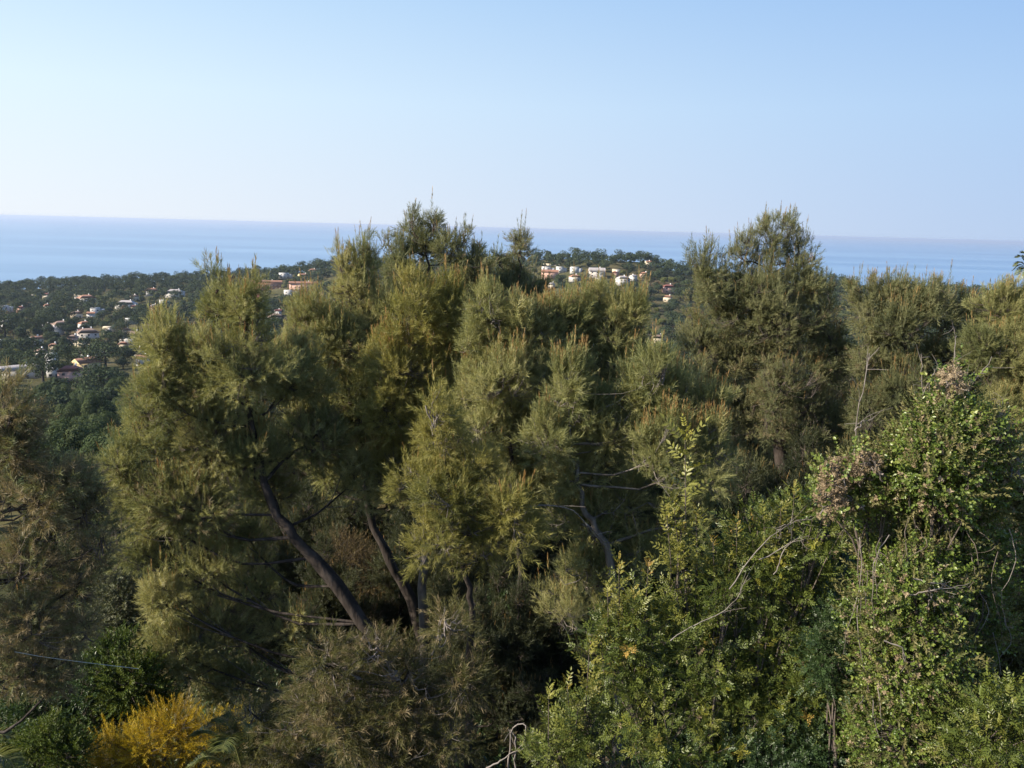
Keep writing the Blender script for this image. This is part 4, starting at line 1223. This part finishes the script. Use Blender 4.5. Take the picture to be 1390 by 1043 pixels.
for _ in range(40):
    a_, d_ = g.uniform(-.62, .62), g.uniform(60, 330)
    put(MID[g.integers(0, 3)], d_ * math.sin(a_), d_ * math.cos(a_), g.uniform(0, 6), g.uniform(.85, 1.15))

# woods around the villas: a jittered grid; the ones that show largest stand as things, the rest is one wood
cand = []
for d_ in np.arange(330, 1400, 11.4):
    step = 11.8 / d_
    for a_ in np.arange(-.66, .66, step):
        aa, dj = a_ + g.uniform(-.4, .4) * step, d_ + g.uniform(-3.5, 3.5)
        if dj > np.interp(aa, KAZ, KD) + 30:
            continue
        xx_, yy_ = dj * math.sin(aa), dj * math.cos(aa)
        if math.sin(xx_ * .031 + 1) * math.cos(yy_ * .023) + .5 * math.sin(xx_ * .07 - yy_ * .05) > .62 and dj < .85 * np.interp(aa, KAZ, KD) and g.random() < .75:
            continue
        cand.append((dj * math.sin(aa), dj * math.cos(aa)))
cand = [c_ for c_ in cand if clear(c_[0], c_[1], 4.5) and g.random() < .80]
cz = ground_z(np.array([c_[0] for c_ in cand]), np.array([c_[1] for c_ in cand]))


def in_window(x, y):
    return (-5 < x < 190 and 370 < y < 530) or (190 < x < 270 and 370 < y < 410) or (340 < x < 440 and 360 < y < 420) or (735 < x < 920 and 335 < y < 400) or (860 < x < 935 and 380 < y < 500) or (1115 < x < 1180 and 365 < y < 390)


PXY = np.array([px_of((c_[0], c_[1], z_ + 6)) for c_, z_ in zip(cand, cz)])
vis = [i_ for i_ in range(len(cand)) if in_window(*PXY[i_])]
vis.sort(key=lambda i_: math.hypot(*cand[i_]))
single = set(vis[:260])
nk = dict(round=0, light=0, brown=0)
woods = MB()
for i_, (x, y) in enumerate(cand):
    u = g.random()
    patch = math.sin(x * .018 + 2) * math.cos(y * .013)
    kind = 'round' if u < .78 - .1 * patch else ('light' if u < .95 else 'brown')
    if math.hypot(x, y) > .88 * np.interp(math.atan2(x, y), KAZ, KD):
        kind = 'round'
    if i_ in single:
        lst = dict(round=FAR, light=LGT, brown=BRN)[kind]
        put(lst[g.integers(0, len(lst))], x, y, g.uniform(0, 6), g.choice([.6, .85, 1.1, 1.35, 1.7]))
    else:
        s_ = g.choice([.65, .9, 1.1, 1.4, 1.75])
        d_ = math.hypot(x, y)
        mm = dict(round=M['far_leaf'], light=M['far_light'], brown=M['far_brown'])[kind]
        rx_, rz_, hh = dict(round=(6.0, 4.2, 9.5), light=(3.2, 2.5, 5.5), brown=(3.0, 2.4, 5.5))[kind]
        blob_crown(woods, np.array([x, y, cz[i_] + (hh - rz_) * s_]), rx_ * s_, rx_ * s_, rz_ * s_, 460 if d_ < 900 else 380, 1.3, mm, g, g.uniform(.3, .7), 5)
tag(woods.obj("woods"), "dark wooded belt of far pines along the coastal crest", "woods", kind="stuff")

# low scrub over the ground of the near slope
scrub = MB()
n = 9000
a_ = g.uniform(-.72, .72, n)
d_ = 9 + 70 * g.random(n) ** 1.5
px, py = d_ * np.sin(a_), d_ * np.cos(a_)
pos = np.stack([px, py, ground_z(px, py)], -1)
ax = nrm(np.array([0, 0, 1.0]) + g.normal(size=(n, 3)) * .35)
hf = n // 2
scatter(scrub, SMALL, pos[:hf], ax[:hf], g.uniform(.4, .9, hf), M['dark_leaf'], g.random(hf), g)
scatter(scrub, FEATHER, pos[hf:], ax[hf:], g.uniform(.4, .9, n - hf), M['needle_dry'], g.random(n - hf), g)
tag(scrub.obj("undergrowth"), "low shaded scrub and dry stalks under the pines", "undergrowth", kind="stuff")

# sailing ship far out
root = thing("sailing_ship", "tiny sailing ship far out on the sea near the horizon", "ship", at(375, 303.5, 22000) * [1, 1, 0])
hobj("hull", [(-30, 30, -5, 5, -1, 6)], TRIM, root)
hobj("mast", [(-.8, .8, -.8, .8, 6, 75)], HM['grey'], root)
b = MB()
b.add([(1.2, 0, 10), (26, 0, 10), (1.2, 0, 72), (1.2, .6, 10), (26, .6, 10), (1.2, .6, 72)], [(0, 1, 2), (3, 5, 4)], HM['grey'])
b.add([(1.2, 0, 10), (26, 0, 10), (1.2, 0, 72), (1.2, .6, 10), (26, .6, 10), (1.2, .6, 72)], [(0, 3, 4, 1), (1, 4, 5, 2), (2, 5, 3, 0)], HM['grey'])
o = b.obj("sail")
o.parent = root

# ------------------------------------------------------------------ haze
HAZE = 5.2e-5
if HAZE:
    m, t, out = mat_new("air_haze")
    pv = t.nodes.new("ShaderNodeVolumePrincipled")
    pv.inputs["Color"].default_value = (.60, .71, .92, 1)
    pv.inputs["Density"].default_value = HAZE
    pv.inputs["Anisotropy"].default_value = .2
    t.links.new(pv.outputs[0], out.inputs["Volume"])
    b = MB()
    v, f = boxv(-71000, 71000, -2000, 71000, -20, ZC + 6)
    b.add(v, f, m)
    tag(b.obj("haze"), "thin blue haze in the air over the valley and the sea", "haze", kind="stuff")
